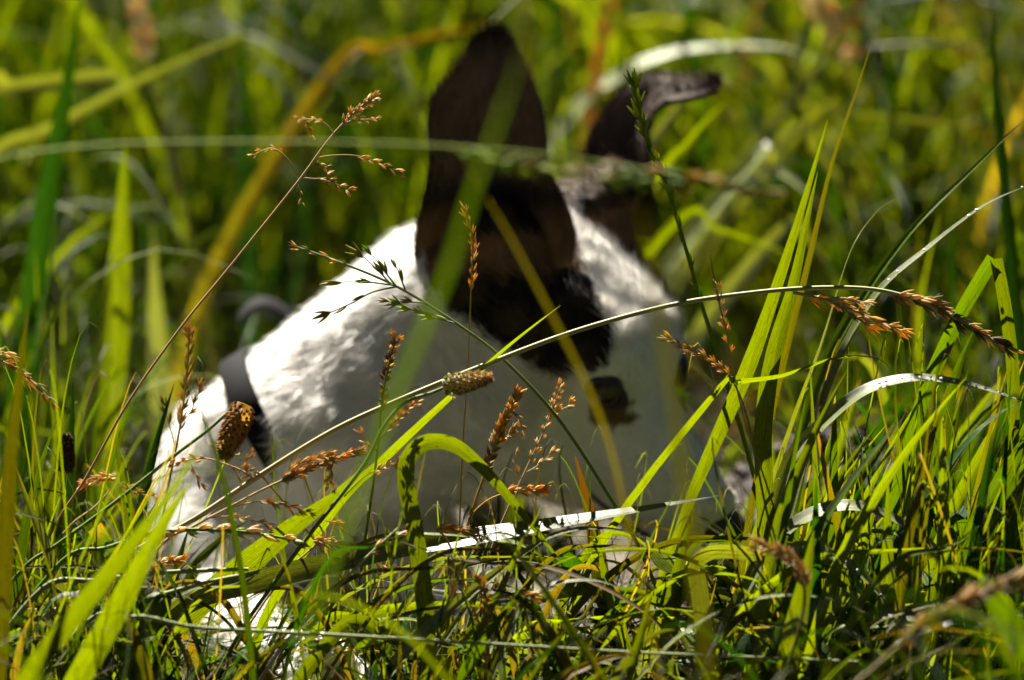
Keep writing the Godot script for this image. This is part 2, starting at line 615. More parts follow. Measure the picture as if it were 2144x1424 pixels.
func nets(cell: float) -> Shape:
	var lo := Vector3(9, 9, 9)
	var hi := -lo
	for p in prims:
		var r: float = maxf(p[1], p[3]) + 0.02
		for e in [p[0], p[2]]:
			lo = lo.min(e - Vector3(r, r, r))
			hi = hi.max(e + Vector3(r, r, r))
	var nx := int((hi.x - lo.x) / cell) + 2
	var ny := int((hi.y - lo.y) / cell) + 2
	var nz := int((hi.z - lo.z) / cell) + 2
	var g := PackedFloat32Array()
	g.resize(nx * ny * nz)
	g.fill(0.1)
	for p in prims:
		var a: Vector3 = p[0]
		var b: Vector3 = p[2]
		var ra: float = p[1]
		var rb: float = p[3]
		var k: float = p[4]
		var pad: float = maxf(ra, rb) + k + 0.012
		var l := (a.min(b) - Vector3(pad, pad, pad) - lo) / cell
		var h := (a.max(b) + Vector3(pad, pad, pad) - lo) / cell
		var ba := b - a
		var inv := 1.0 / maxf(ba.length_squared(), 1e-9)
		for z in range(maxi(0, int(l.z)), mini(nz, int(h.z) + 1)):
			for y in range(maxi(0, int(l.y)), mini(ny, int(h.y) + 1)):
				var row := (z * ny + y) * nx
				for x in range(maxi(0, int(l.x)), mini(nx, int(h.x) + 1)):
					var q := lo + Vector3(x, y, z) * cell - a
					var t := clampf(q.dot(ba) * inv, 0.0, 1.0)
					var d := (q - ba * t).length() - ra - (rb - ra) * t
					var o := g[row + x]
					var m := clampf(0.5 + 0.5 * (o - d) / k, 0.0, 1.0)
					g[row + x] = o + (d - o) * m - k * m * (1.0 - m)
	var s := Shape.new()
	var ids := PackedInt32Array()
	ids.resize(nx * ny * nz)
	ids.fill(-1)
	var step := [0, 1, nx, nx + 1, nx * ny, nx * ny + 1, nx * ny + nx, nx * ny + nx + 1]
	var edges := [[0, 1], [2, 3], [4, 5], [6, 7], [0, 2], [1, 3], [4, 6], [5, 7], [0, 4], [1, 5], [2, 6], [3, 7]]
	var corner := []
	for k in 8:
		corner.append(Vector3(k & 1, (k >> 1) & 1, k >> 2))
	for z in nz - 1:
		for y in ny - 1:
			for x in nx - 1:
				var at := (z * ny + y) * nx + x
				var v0 := g[at]
				if v0 > 0.03 or v0 < -0.03:
					continue
				var inside := 0
				for k in 8:
					if g[at + step[k]] < 0.0:
						inside += 1
				if inside == 0 or inside == 8:
					continue
				var sum := Vector3.ZERO
				var n := 0
				for e in edges:
					var da := g[at + step[e[0]]]
					var db := g[at + step[e[1]]]
					if (da < 0.0) != (db < 0.0):
						sum += corner[e[0]].lerp(corner[e[1]], da / (da - db))
						n += 1
				ids[at] = s.vert(lo + (Vector3(x, y, z) + sum / n) * cell, Color(1, 1, 1, 1))
	for z in range(1, nz - 1):
		for y in range(1, ny - 1):
			for x in range(1, nx - 1):
				var at := (z * ny + y) * nx + x
				var v0 := g[at]
				if v0 > 0.03 or v0 < -0.03:
					continue
				for ax in 3:
					var st: int = [1, nx, nx * ny][ax]
					var v1 := g[at + st]
					if (v0 < 0.0) == (v1 < 0.0):
						continue
					var u: int = [nx, nx * ny, 1][ax]
					var w: int = [nx * ny, 1, nx][ax]
					var i0 := ids[at]
					var i1 := ids[at - u]
					var i2 := ids[at - u - w]
					var i3 := ids[at - w]
					if i0 < 0 or i1 < 0 or i2 < 0 or i3 < 0:
						continue
					if v0 < 0.0:
						s.quad(i0, i3, i2, i1)
					else:
						s.quad(i0, i1, i2, i3)
	return s

# rows of [left, right, bow]: a cupped flap with thickness, joined to the body mesh; bow > 0 hollows it towards the lens
func flap(s: Shape, rows: Array, thick: float, out_col: Color, tones: Array) -> void:
	var nc := 10
	var fine := []
	var pl := []
	var pr := []
	var pb := []
	for r in rows:
		pl.append(r[0])
		pr.append(r[1])
		pb.append(Vector3(r[2], 0, 0))
	var sl := smooth(pl, 6)
	var sr := smooth(pr, 6)
	var sb := smooth(pb, 6)
	var n := sl.size()
	var first := s.v.size()
	for layer in 2:
		for k in n:
			var across := sr[k] - sl[k]
			var along := ((sl[mini(k + 1, n - 1)] + sr[mini(k + 1, n - 1)]) - (sl[maxi(k - 1, 0)] + sr[maxi(k - 1, 0)])).normalized()
			var nor := across.cross(along).normalized()
			for q in nc + 1:
				var u := float(q) / nc
				var bow := sb[k].x * (1.0 - pow(absf(u * 2.0 - 1.0), 2.0)) + 0.0022 * sin(u * 13.0 + k * 0.12) * (1.0 - absf(u * 2.0 - 1.0))
				var edge := 1.0 - pow(absf(u * 2.0 - 1.0), 6.0)
				var p := sl[k] + across * u - nor * bow - nor * (thick * edge * layer) * (1.0 if k < n - 2 else 0.3)
				var f := float(k) / (n - 1) * (tones.size() - 1)
				var tone: Color = tones[int(f)].lerp(tones[mini(int(f) + 1, tones.size() - 1)], f - int(f))
				tone = tone * (1.0 + 0.5 * coat_noise.get_noise_3dv(p * 60.0))
				s.vert(p, Color((tone if layer == 0 else out_col), 0.0))
	var per := n * (nc + 1)
	for layer in 2:
		for k in n - 1:
			for q in nc:
				var a := first + layer * per + k * (nc + 1) + q
				if layer == 0:
					s.quad(a, a + nc + 1, a + nc + 2, a + 1)
				else:
					s.quad(a, a + 1, a + nc + 2, a + nc + 1)
	for k in n - 1:
		for q in [0, nc]:
			var a: int = first + k * (nc + 1) + q
			if q == 0:
				s.quad(a, a + per, a + per + nc + 1, a + nc + 1)
			else:
				s.quad(a, a + nc + 1, a + per + nc + 1, a + per)
	for q in nc:
		var a := first + (n - 1) * (nc + 1) + q
		s.quad(a, a + per, a + per + 1, a + 1)

func add_ears(s: Shape) -> void:
	var blk := Color(0.022, 0.017, 0.015)
	var inn := Color(0.19, 0.125, 0.08)
	var tan_ := Color(0.22, 0.125, 0.06)
	var umber := Color(0.060, 0.042, 0.034)
	# near ear: upright, broad bell with its hollow towards the lens
	flap(s, [
		[pt(868, 590, 0.085), pt(1195, 560, 0.055), 0.008],
		[pt(868, 500, 0.075), pt(1205, 490, 0.050), 0.020],
		[pt(884, 420, 0.070), pt(1180, 420, 0.050), 0.026],
		[pt(900, 340, 0.068), pt(1148, 350, 0.054), 0.026],
		[pt(896, 260, 0.070), pt(1142, 275, 0.060), 0.022],
		[pt(910, 200, 0.074), pt(1128, 210, 0.066), 0.018],
		[pt(948, 152, 0.080), pt(1104, 150, 0.074), 0.012],
		[pt(978, 108, 0.086), pt(1082, 106, 0.082), 0.007],
		[pt(1002, 74, 0.090), pt(1064, 74, 0.088), 0.003],
		[pt(1022, 58, 0.092), pt(1048, 58, 0.090), 0.001],
	], 0.004, blk, [tan_, tan_, blk, inn, inn, inn, inn, inn * 0.6, blk * 0.7, blk * 0.7])
	# far ear: its upper third folds over towards the nose
	flap(s, [
		[pt(1230, 480, 0.17), pt(1370, 500, 0.14), 0.006],
		[pt(1222, 380, 0.17), pt(1365, 400, 0.14), 0.012],
		[pt(1230, 300, 0.175), pt(1352, 320, 0.145), 0.012],
		[pt(1272, 225, 0.18), pt(1358, 250, 0.15), 0.008],
		[pt(1330, 170, 0.18), pt(1382, 216, 0.15), 0.003],
		[pt(1375, 157, 0.175), pt(1420, 206, 0.145), 0.001],
		[pt(1440, 166, 0.165), pt(1465, 198, 0.145), 0.0],
		[pt(1505, 158, 0.155), pt(1512, 182, 0.150), 0.0],
	], 0.005, umber, [blk, umber, umber, umber, umber])

func add_coat(s: Shape, dog: Node3D, at: Transform3D) -> void:
	var hair := Shape.new()
	for k in 4:
		var t := k / 3.0
		var w := 0.5 * (1.0 - t * 0.92)
		var bend := Vector3(0, t - 0.08 * t * t, -0.22 * t * t)
		hair.vert(bend + Vector3(-w, 0, 0), Color.WHITE)
		hair.vert(bend + Vector3(w, 0, 0), Color.WHITE)
		if k > 0:
			hair.quad(k * 2 - 2, k * 2, k * 2 + 1, k * 2 - 1)
	var hm := StandardMaterial3D.new()
	hm.vertex_color_use_as_albedo = true
	hm.roughness = 0.5
	hm.metallic_specular = 0.1
	hm.cull_mode = BaseMaterial3D.CULL_DISABLED
	var list := []
	var r := RandomNumberGenerator.new()
	r.seed = 19
	for k in range(0, s.i.size(), 3):
		var a := s.v[s.i[k]]
		var b := s.v[s.i[k + 1]]
		var c := s.v[s.i[k + 2]]
		var nr := (c - a).cross(b - a)
		var area := nr.length() * 0.5
		if area < 1e-10:
			continue
		nr = nr.normalized()
		var front := a.z > -0.32
		var ear := s.i[k] >= ear_from
		var want := area * (1000000.0 if front else 250000.0)
		var n := int(want) + (1 if r.randf() < want - int(want) else 0)
		for j in n:
			var u := r.randf()
			var v := r.randf()
			if u + v > 1.0:
				u = 1.0 - u
				v = 1.0 - v
			var p := a + (b - a) * u + (c - a) * v
			var inf: Array = coat_color(p)
			var flow: Vector3
			if p.distance_to(hs) < 0.16 and p.x > hs.x - 0.07:
				flow = -hf + Vector3(0, 0.1, 0)
			else:
				flow = Vector3(-0.5, -0.55, -0.25)
			if ear:
				inf[0] = s.c[s.i[k]]
				inf[1] = 0.008
				flow = Vector3(0, 1, 0)
			if not ear:
				flow += Vector3(coat_noise.get_noise_3dv(p * 55.0), coat_noise.get_noise_3dv(p * 55.0 + Vector3(7, 0, 0)), coat_noise.get_noise_3dv(p * 55.0 + Vector3(0, 7, 0))) * 0.7
			flow = flow - nr * flow.dot(nr)
			if flow.length() < 0.05:
				flow = nr.cross(Vector3.RIGHT)
			flow = (flow.normalized() + Vector3(r.randf_range(-0.3, 0.3), r.randf_range(-0.3, 0.3), r.randf_range(-0.3, 0.3))).normalized()
			var dir := (flow + nr * (r.randf_range(0.3, 0.7) + 0.35 * coat_noise.get_noise_3dv(p * 130.0))).normalized()
			var len: float = inf[1] * r.randf_range(0.6, 1.25)
			var sd := dir.cross(nr)
			if sd.length() < 0.01:
				continue
			sd = sd.normalized().rotated(dir, r.randf_range(-0.45, 0.45))
			var bk := sd.cross(dir)
			var col: Color = inf[0]
			list.append([Transform3D(Basis(sd * 0.00042, dir * len, bk * len), p - nr * 0.0006), col * r.randf_range(0.85, 1.06)])
	var coat := scatter(hair.mesh(hm), list, "coat", dog)
	coat.transform = at
	tag(coat, "", "", "", "stuff")
	print("hairs ", list.size())

func strap(cur: PackedVector3Array, outward: PackedVector3Array, w: float, th: float, axis: Vector3) -> Shape:
	var s := Shape.new()
	for k in cur.size():
		for q in 9:
			var a := TAU * q / 8.0
			var x := clampf(cos(a) * 1.35, -1.0, 1.0)
			var y := clampf(sin(a) * 1.35, -1.0, 1.0)
			s.vert(cur[k] + axis * (x * w * 0.5) + outward[k] * (y * th * 0.5), Color.WHITE, Vector2(k * 0.2, q / 8.0))
			if k > 0 and q > 0:
				var i := k * 9 + q
				s.quad(i - 10, i - 1, i, i - 9)
	return s

func ring_strap(c: Vector3, axis: Vector3, ra: float, rb: float, upd: Vector3, w: float, th: float) -> Shape:
	var e1 := (upd - axis * upd.dot(axis)).normalized()
	var e2 := axis.cross(e1).normalized()
	var cur := PackedVector3Array()
	var out := PackedVector3Array()
	for k in 49:
		var a := TAU * k / 48.0
		cur.append(c + e1 * cos(a) * ra + e2 * sin(a) * rb)
		out.append((e1 * cos(a) / ra + e2 * sin(a) / rb).normalized())
	return strap(cur, out, w, th, axis)

func add_harness() -> void:
	var web := StandardMaterial3D.new()
	web.albedo_color = Color(0.007, 0.007, 0.008).linear_to_srgb()
	web.roughness = 0.8
	web.metallic_specular = 0.15
	var c := pt(585, 908, 0.14)
	var axis := (pt(940, 700, 0.125) - pt(575, 915, 0.14)).normalized()
	var hb := base("dog_harness", Vector3(c.x, 0.0, c.z))
	tag(hb, "black webbing harness strapped around the dog's neck and back", "harness")
	var at := Transform3D(Basis(), -hb.position)
	put(ring_strap(c, axis, 0.0500, 0.0530, Vector3.UP, 0.016, 0.005).mesh(web), "neck_strap", hb, at)
	var gc := pt(682, 1000, 0.27)
	var ga := (pt(680, 1000, 0.30) - pt(700, 1000, 0.20)).normalized()
	put(ring_strap(gc, ga, 0.073, 0.073, Vector3.UP, 0.022, 0.004).mesh(web), "girth_strap", hb, at)
	var cur := PackedVector3Array()
	var out := PackedVector3Array()
	var l := pt(505, 668, 0.24)
	var rr := pt(640, 700, 0.25)
	var top := pt(550, 590, 0.245)
	for k in 21:
		var t := k / 20.0
		cur.append(l.lerp(top, t).lerp(top.lerp(rr, t), t))
	for k in 21:
		var tn := (cur[mini(k + 1, 20)] - cur[maxi(k - 1, 0)]).normalized()
		out.append(tn.cross(Vector3(0, 0.2, 1)).normalized())
	put(strap(cur, out, 0.012, 0.0035, Vector3(0, -0.3, 1).normalized()).mesh(web), "handle", hb, at)

# ------------------------------------------------------------------ the meadow
# how tall the grass may stand: it is trodden down round the dog, full height elsewhere
func grass_height(x: float, z: float) -> float:
	var full := 0.36
	if z < -0.62:
		return full
	var dogx := smoothstep(0.30, 0.12, absf(x + 0.03))          # 1 along the dog, 0 to its sides
	if z < -0.05:
		var open := smoothstep(-0.62, -0.50, z)
		return lerpf(full, lerpf((0.05 if z > -0.16 and x < 0.17 else 0.19) if x > 0.0 else 0.21, 0.035, dogx), open)
	var side := 0.12 + 0.06 * z if x > 0.0 else 0.085 + 0.10 * z
	if x > 0.04 and x < 0.15:
		side = 0.05 + 0.08 * maxf(z, 0.0)
	return minf(lerpf(side, 0.036 + 0.10 * maxf(z, 0.0), dogx), 0.26)

func blade_variant(kind: int, r: RandomNumberGenerator) -> Shape:
	var lean := r.randf_range(0.05, 0.25)
	var pts := []
	match kind % 4:
		0:
			pts = [Vector3.ZERO, Vector3(lean * 0.2, 0.35, 0), Vector3(lean * 0.6, 0.7, 0.02), Vector3(lean * 1.3, 1.0, 0.03)]
		1:
			pts = [Vector3.ZERO, Vector3(lean * 0.3, 0.4, 0), Vector3(lean * 1.2, 0.78, 0.03), Vector3(lean * 2.6, 0.95, 0.05), Vector3(lean * 4.0, 0.86, 0.06)]
		2:
			pts = [Vector3.ZERO, Vector3(-0.05, 0.3, 0.02), Vector3(0.02, 0.62, 0), Vector3(0.05, 0.82, -0.04), Vector3(0.01, 1.0, -0.05)]
		3:
			pts = [Vector3.ZERO, Vector3(lean * 0.5, 0.45, 0), Vector3(lean * 1.4, 0.76, 0.04), Vector3(lean * 2.6, 0.82, 0.08), Vector3(lean * 3.6, 0.66, 0.10)]
	return ribbon(smooth(pts, 3), 0.0125, Color.WHITE, Color(1.25, 1.0, 0.9), r.randf_range(-0.6, 0.6), r.randf_range(-1.4, 1.4), 0.3, false, 2, 0.8)

var tone := FastNoiseLite.new()

func grass_tint(r: RandomNumberGenerator, x: float, z: float) -> Color:
	var k := clampf(r.randf() * 0.94 - tone.get_noise_2d(x * 3.0, z * 3.0) * 0.35 + 0.10 * signf(x) * smoothstep(0.05, 0.4, absf(x)), 0.0, 0.999)
	if r.randf() < 0.12:
		k = r.randf()
	var c := MID
	if k < 0.34: c = BRIGHT
	elif k < 0.50: c = MID
	elif k < 0.88: c = DEEP
	elif k < 0.905: c = OLIVE
	elif k < 0.925: c = YELLOW
	elif k < 0.94: c = RUST * 0.6
	elif k < 0.955: c = STRAW
	else: c = PALE
	return c * (0.35 + 1.05 * pow(r.randf(), 1.4))

func build_field() -> void:
	var r := RandomNumberGenerator.new()
	r.seed = 101
	var patch := FastNoiseLite.new()
	patch.seed = 31
	patch.frequency = 6.5
	var kinds := 10
	var lists := []
	for k in kinds:
		lists.append([])
	var areas := [[-0.75, 0.75, -2.9, 0.75, 34000], [-3.2, 3.2, -7.0, 3.4, 40000], [-9.0, 9.0, -16.0, -6.0, 9000]]
	for a in areas:
		for k in a[4]:
			var x := r.randf_range(a[0], a[1])
			var z := r.randf_range(a[2], a[3])
			if a[4] == 40000 and absf(x) < 0.75 and z > -2.9 and z < 0.75:
				continue
			# no roots under the dog or inside the heap of soil
			if x > -0.19 and x < 0.10 and z < 0.0 and z > -0.58 and r.randf() < 0.9:
				continue
			var lim := grass_height(x, z)
			var pn := patch.get_noise_2d(x, z)
			if pn < 0.0 and r.randf() < 0.86:
				continue
			var h := lim * r.randf_range(0.45, 1.12) * (1.0 + 0.6 * pn)
			h = maxf(h, 0.02)
			var kind := r.randi() % kinds
			if Vector2(x, z).distance_to(Vector2(cam_at.x, cam_at.z)) < 0.5:
				h *= 0.5
			var thick := r.randf_range(0.65, 1.35)
			var wide := maxf(h, 0.16) * thick
			if kind % 4 == 3:
				wide *= 1.2
			if z < -0.35 and kind % 2 == 0 and r.randf() < 0.4:
				wide *= 0.42
				h *= 1.12
			var b := Basis(Vector3.UP, r.randf() * TAU) * Basis(Vector3.RIGHT, r.randfn(0.0, 0.28)) * Basis.from_scale(Vector3(wide, h * 1.05, wide))
			if lim < 0.1:
				if z > 0.0 and z < 0.4 and x > -0.165 and x < -0.06:
					continue
				b = Basis(Vector3.UP, r.randf() * TAU) * Basis(Vector3.RIGHT, r.randf_range(0.2, 1.2)) * Basis.from_scale(Vector3(0.16, maxf(h * 1.6, 0.05), 0.16))
			lists[kind].append([Transform3D(b, Vector3(x, -0.003, z)), grass_tint(r, x, z)])
	# short tangled growth at the dog's feet
	for k in 900:
		var x := r.randf_range(-0.32, 0.34)
		var z := r.randf_range(-0.04, 0.13)
		var h := r.randf_range(0.03, 0.075)
		if x > -0.165 and x < -0.075:
			if z > 0.0:
				continue
			h *= 0.5
		var kind := r.randi() % kinds
		var b := Basis(Vector3.UP, r.randf() * TAU) * Basis(Vector3.RIGHT, r.randf_range(-0.9, 0.9)) * Basis.from_scale(Vector3(0.24, h, 0.24))
		lists[kind].append([Transform3D(b, Vector3(x, -0.003, z)), grass_tint(r, x, z)])
	for k in kinds:
		var o := scatter(blade_variant(k, r).mesh(leaf if k % 2 else leaf_gloss), lists[k], "grass", self)
		tag(o, ["upright backlit green grass filling the meadow", "arching green grass filling the meadow", "wavy green grass filling the meadow", "drooping green grass filling the meadow"][k % 4], "grass", "", "stuff")
	# dead stalks lying on the soil
	var dead := []
	for k in 7000:
		var x := r.randf_range(-0.8, 0.8)
		var z := r.randf_range(-1.2, 0.8)
		if x > -0.17 and x < 0.08 and z < -0.02 and z > -0.55:
			continue
		var b := Basis(Vector3.UP, r.randf() * TAU) * Basis(Vector3.RIGHT, r.randf_range(1.0, 1.5)) * Basis.from_scale(Vector3(0.09, r.randf_range(0.05, 0.16), 0.09))
		dead.append([Transform3D(b, Vector3(x, r.randf_range(0.0, 0.02), z)), [STRAW, STRAW, ORANGE, PURPLE, PINK][r.randi() % 5] * r.randf_range(0.5, 1.0)])
	tag(scatter(blade_variant(2, r).mesh(leaf), dead, "dead_grass", self), "dry brown grass litter lying on the soil", "grass", "", "stuff")
	# fine wisps that stand between the coarse blades, in front of the dog as well
	var wisps := []
	for k in 330:
		var x := r.randf_range(-0.30, 0.30)
		var z := r.randf_range(0.02, 0.17)
		var h := r.randf_range(0.07, 0.17) if absf(x + 0.03) < 0.17 else r.randf_range(0.10, 0.24)
		var b := Basis(Vector3.UP, r.randf() * TAU) * Basis(Vector3.RIGHT, r.randfn(0.0, 0.35)) * Basis.from_scale(Vector3(r.randf_range(0.06, 0.13), h, r.randf_range(0.06, 0.13)))
		wisps.append([Transform3D(b, Vector3(x, -0.003, z)), [BRIGHT, BRIGHT * 1.2, MID, OLIVE, STRAW * 0.8][r.randi() % 5]])
	tag(scatter(blade_variant(1, r).mesh(leaf), wisps, "fine_grass", self), "thread-fine sunlit grass wisps standing between the coarse blades", "grass", "", "stuff")
	# loose flowering stems scattered through the background
	var s := Shape.new()
	var st := smooth([Vector3.ZERO, Vector3(0.01, 0.4, 0), Vector3(0.03, 0.8, 0.01), Vector3(0.07, 1.0, 0.02)], 4)
	s.add(tube(st, 0.0022, 0.0012, MID, STRAW, 4), Transform3D())
	for k in 22:
		var t := 0.66 + 0.34 * k / 22.0
		var p := st[int(t * (st.size() - 1))]
		var d := Vector3(r.randf_range(-1, 1), r.randf_range(0.6, 1.4), r.randf_range(-1, 1)).normalized()
		var off := d * r.randf_range(0.005, 0.045) * (1.3 - t)
		s.add(spikelet("slim"), Transform3D(facing(d).scaled(Vector3(0.020, 0.020, 0.020)), p + off), RUST if k % 3 else STRAW)
	var heads := []
	for k in 800:
		var x := r.randf_range(-1.4, 1.4)
		var z := r.randf_range(-3.6, -0.5)
		if x > -0.2 and x < 0.14 and z > -0.62:
			continue
		var h := r.randf_range(0.28, 0.46)
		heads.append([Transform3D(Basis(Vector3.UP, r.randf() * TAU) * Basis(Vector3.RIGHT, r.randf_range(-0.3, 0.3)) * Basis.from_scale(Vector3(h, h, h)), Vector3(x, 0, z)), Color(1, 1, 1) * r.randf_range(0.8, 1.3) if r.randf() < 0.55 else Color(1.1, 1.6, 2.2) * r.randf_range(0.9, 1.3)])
	tag(scatter(s.mesh(seed_mat), heads, "flowering_grass", self), "thin rust coloured flowering grass scattered through the background meadow", "grass", "", "stuff")

# ------------------------------------------------------------------ single blades
func rooted(pts: Array, d0: float, d1: float) -> Array:
	var out := []
	if d0 < 0.065 and d0 > -0.13:
		d0 -= NEARER
		d1 -= NEARER
	for k in pts.size():
		var t := float(k) / (pts.size() - 1)
		out.append(pt(pts[k][0], pts[k][1], lerpf(d0, d1, t)))
	var p0: Vector3 = out[0]
	if p0.y > 0.012:
		var dir: Vector3 = (p0 - out[1]).normalized()
		var hor := Vector3(dir.x, 0, dir.z).limit_length(0.8)
		var h := p0.y
		out.push_front(p0 + hor * h * 0.45 + Vector3(0, -h * 0.5, 0))
		var e: Vector3 = p0 + hor * h * 0.62
		e.y = -0.003
		out.push_front(e)
	return out

func blade(label: String, pts: Array, d0: float, d1: float, wpx: float, col: Color, o := {}) -> MeshInstance3D:
	var list := rooted(pts, d0, d1)
	var k := (D + (d0 + d1) * 0.5) * TAN / 712.0
	var cur := smooth(list, 6)
	curves[label] = cur
	var roll: float = o.get("roll", rng.randf_range(-0.5, 0.5))
	if o.get("gloss", false):
		roll *= -signf(pts[pts.size() - 1][0] - pts[0][0])
	var s := ribbon(cur, wpx * k * 1.08, col, o.get("tip", col * 1.05), roll, o.get("twist", rng.randf_range(-0.5, 0.5)), o.get("fold", 0.28), o.get("cut", false), 4, o.get("tip_at", 0.86), o.get("slim", 0.0))
	var at: Vector3 = list[0]
	at.y = 0.0
	var m := put(moved(s, -at).mesh(leaf_gloss if o.get("gloss", false) else leaf), o.get("called", "grass_blade"), self, Transform3D(Basis(), at))
	tag(m, label, "grass blade", o.get("group", "single grass blades around the dog"))
	return m

var curves := {}

func dew(label: String, text: String, n: int, t0: float, t1: float, seed_: int) -> void:
	var r := RandomNumberGenerator.new()
	r.seed = seed_
	var m := StandardMaterial3D.new()
	m.albedo_color = Color(0.95, 0.97, 1.0)
	m.roughness = 0.02
	m.refraction_enabled = true
	m.refraction_scale = 0.033
	var cur: PackedVector3Array = curves[label]
	for k in n:
		var f := lerpf(t0, t1, (k + r.randf()) / n) * (cur.size() - 1)
		var p := cur[int(f)].lerp(cur[mini(int(f) + 1, cur.size() - 1)], f - int(f))
		var b := SphereMesh.new()
		b.radius = r.randf_range(0.0005, 0.0011)
		b.height = b.radius * 1.7
		b.radial_segments = 12
		b.rings = 6
		b.material = m
		var o := put(b, "dew_drop", self, Transform3D(Basis(), p + Vector3(0, b.radius * 0.6, r.randf_range(-0.001, 0.003))))
		tag(o, text, "dew drop", text)

func build_blades() -> void:
	var y := {"tip": YELLOW}
	# right-hand side
	blade("broad bright green blade rising to a point right of the folded ear", [[1440, 1060], [1500, 920], [1570, 760], [1640, 560], [1690, 400], [1733, 250]], 0.0, 0.02, 36, BRIGHT, {"roll": 0.35, "twist": 0.4, "slim": 0.6})
	blade("upright bright green blade crossing the broad pointed blade near its top", [[1602, 1050], [1598, 900], [1620, 740], [1660, 600], [1690, 460], [1712, 360]], -0.01, 0.0, 34, BRIGHT, {"roll": -0.35, "twist": 0.5})
	blade("thin olive blade leaning up to the right above the broad pointed blade", [[1640, 760], [1690, 560], [1740, 350], [1790, 200], [1828, 82]], 0.03, 0.06, 18, OLIVE, {"roll": 0.6})
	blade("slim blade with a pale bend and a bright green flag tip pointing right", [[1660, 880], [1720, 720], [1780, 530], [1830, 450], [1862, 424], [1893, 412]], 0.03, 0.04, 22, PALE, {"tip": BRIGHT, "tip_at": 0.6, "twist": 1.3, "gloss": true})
	blade("long straight green blade slanting to the upper right corner region", [[1620, 1120], [1700, 830], [1780, 660], [1900, 490], [2040, 350], [2150, 245]], 0.03, 0.05, 22, MID * 1.2, {"roll": 0.5, "gloss": true})
	blade("blue-green dewy blade below the long slanting blade at right", [[1660, 1050], [1740, 790], [1830, 620], [1940, 520], [2060, 430], [2160, 385]], 0.01, 0.02, 24, PALE * 0.75, {"roll": 0.9, "gloss": true})
	blade("left leg of the snapped blade forming a sharp peak at right", [[1885, 1010], [1935, 830], [2000, 680], [2050, 590], [2080, 541]], -0.01, -0.01, 30, MID * 1.3, {"cut": true, "roll": 0.3})
	blade("hanging half of the snapped blade forming a sharp peak at right", [[2110, 1200], [2118, 1000], [2122, 800], [2106, 650], [2086, 542]], -0.005, -0.012, 24, BRIGHT * 0.8, {"roll": -0.4, "cut": true})
	blade("bright blade bowing to the right at eye height, brown fleck on it", [[1500, 820], [1542, 801], [1640, 786], [1740, 752], [1812, 746], [1850, 758], [1874, 784]], -0.02, -0.02, 28, BRIGHT, {"roll": 0.8})
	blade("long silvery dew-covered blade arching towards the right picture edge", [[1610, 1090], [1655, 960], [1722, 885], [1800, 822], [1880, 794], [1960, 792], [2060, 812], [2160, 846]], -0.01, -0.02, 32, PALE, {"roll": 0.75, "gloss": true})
	blade("pale arching blade whose tip comes down at the far right clover", [[1560, 1230], [1630, 1125], [1700, 1075], [1775, 1057], [1860, 1078], [1940, 1130], [2000, 1190], [2052, 1256]], -0.02, -0.03, 32, PALE * 0.85, {"roll": 0.7, "gloss": true})
	blade("pale broad blade arching low at right with dew along its crest", [[1600, 1260], [1652, 1162], [1702, 1150], [1785, 1186], [1850, 1252], [1884, 1330]], -0.04, -0.05, 38, PALE * 0.9, {"roll": 0.6, "gloss": true})
	blade("dull olive blade lying under the low pale arch at right", [[1430, 1230], [1468, 1168], [1530, 1155], [1640, 1176], [1750, 1216], [1860, 1300]], -0.03, -0.04, 32, PALE * 0.6, {"roll": 0.4})
	blade("short flat grey-green blade stub hanging upright under the muzzle", [[1478, 1400], [1474, 1320], [1466, 1250], [1458, 1204]], -0.06, -0.06, 36, PALE * 0.8, {"cut": true, "fold": 0.1, "gloss": true, "roll": 0.1, "twist": 0.2})
	blade("soft bright green blade close to the lens at lower right", [[1632, 1470], [1650, 1390], [1670, 1290], [1690, 1190], [1704, 1110]], -0.16, -0.16, 46, BRIGHT * 0.9, {"roll": 0.2})
	blade("blurred dark green leaf entering from the lower right corner", [[2190, 1390], [2150, 1350], [2090, 1270], [2060, 1210], [2080, 1240]], -0.28, -0.30, 80, MID, {"fold": 0.1})
	blade("tall dark blade standing at the right picture edge", [[2120, 560], [2105, 420], [2090, 250], [2080, 100], [2078, -20]], 0.15, 0.18, 30, DEEP * 1.2)
	blade("deep blue-green blade curving up to the right picture edge", [[1830, 1270], [1900, 1100], [1980, 980], [2060, 890], [2150, 830]], -0.02, -0.02, 34, DEEP * 1.6, {"roll": 1.0, "gloss": true})
	blade("broad upright blade just left of the snapped peak", [[1870, 1300], [1930, 1100], [1970, 930], [2000, 790], [2040, 690]], 0.02, 0.02, 40, MID * 1.1, {"roll": 0.2})
	blade("olive blade slanting from the soil heap to the upper right", [[1640, 1200], [1740, 1080], [1800, 1000], [1850, 930], [1880, 880]], 0.05, 0.05, 36, BRIGHT * 0.7, {"roll": -0.3, "tip": OLIVE})
	blade("curled green blade turning down at the right picture edge", [[2150, 1280], [2125, 1180], [2112, 1080], [2126, 980], [2150, 900]], -0.03, -0.03, 44, MID, {"roll": 0.3})
	blade("narrow blade with an orange scorched patch in the right tuft", [[1760, 1130], [1740, 1040], [1722, 960], [1712, 905], [1706, 860]], -0.02, -0.02, 18, BRIGHT * 0.8, {"tip": ORANGE, "tip_at": 0.5})
	# foreground, crossing the dog
	blade("thick blurred green stalk standing before the dog's brow", [[1450, 1140], [1432, 1000], [1405, 820], [1375, 640], [1352, 500], [1345, 420]], -0.62, -0.66, 30, OLIVE * 0.45, {"roll": 0.4, "slim": 0.9})
	blade("blurred yellow blade slanting down across the dark eye patch", [[1310, 1080], [1275, 930], [1225, 800], [1150, 650], [1070, 500], [1010, 400], [975, 345]], -0.36, -0.42, 14, YELLOW * 0.5, {"roll": 0.6, "slim": 0.95})
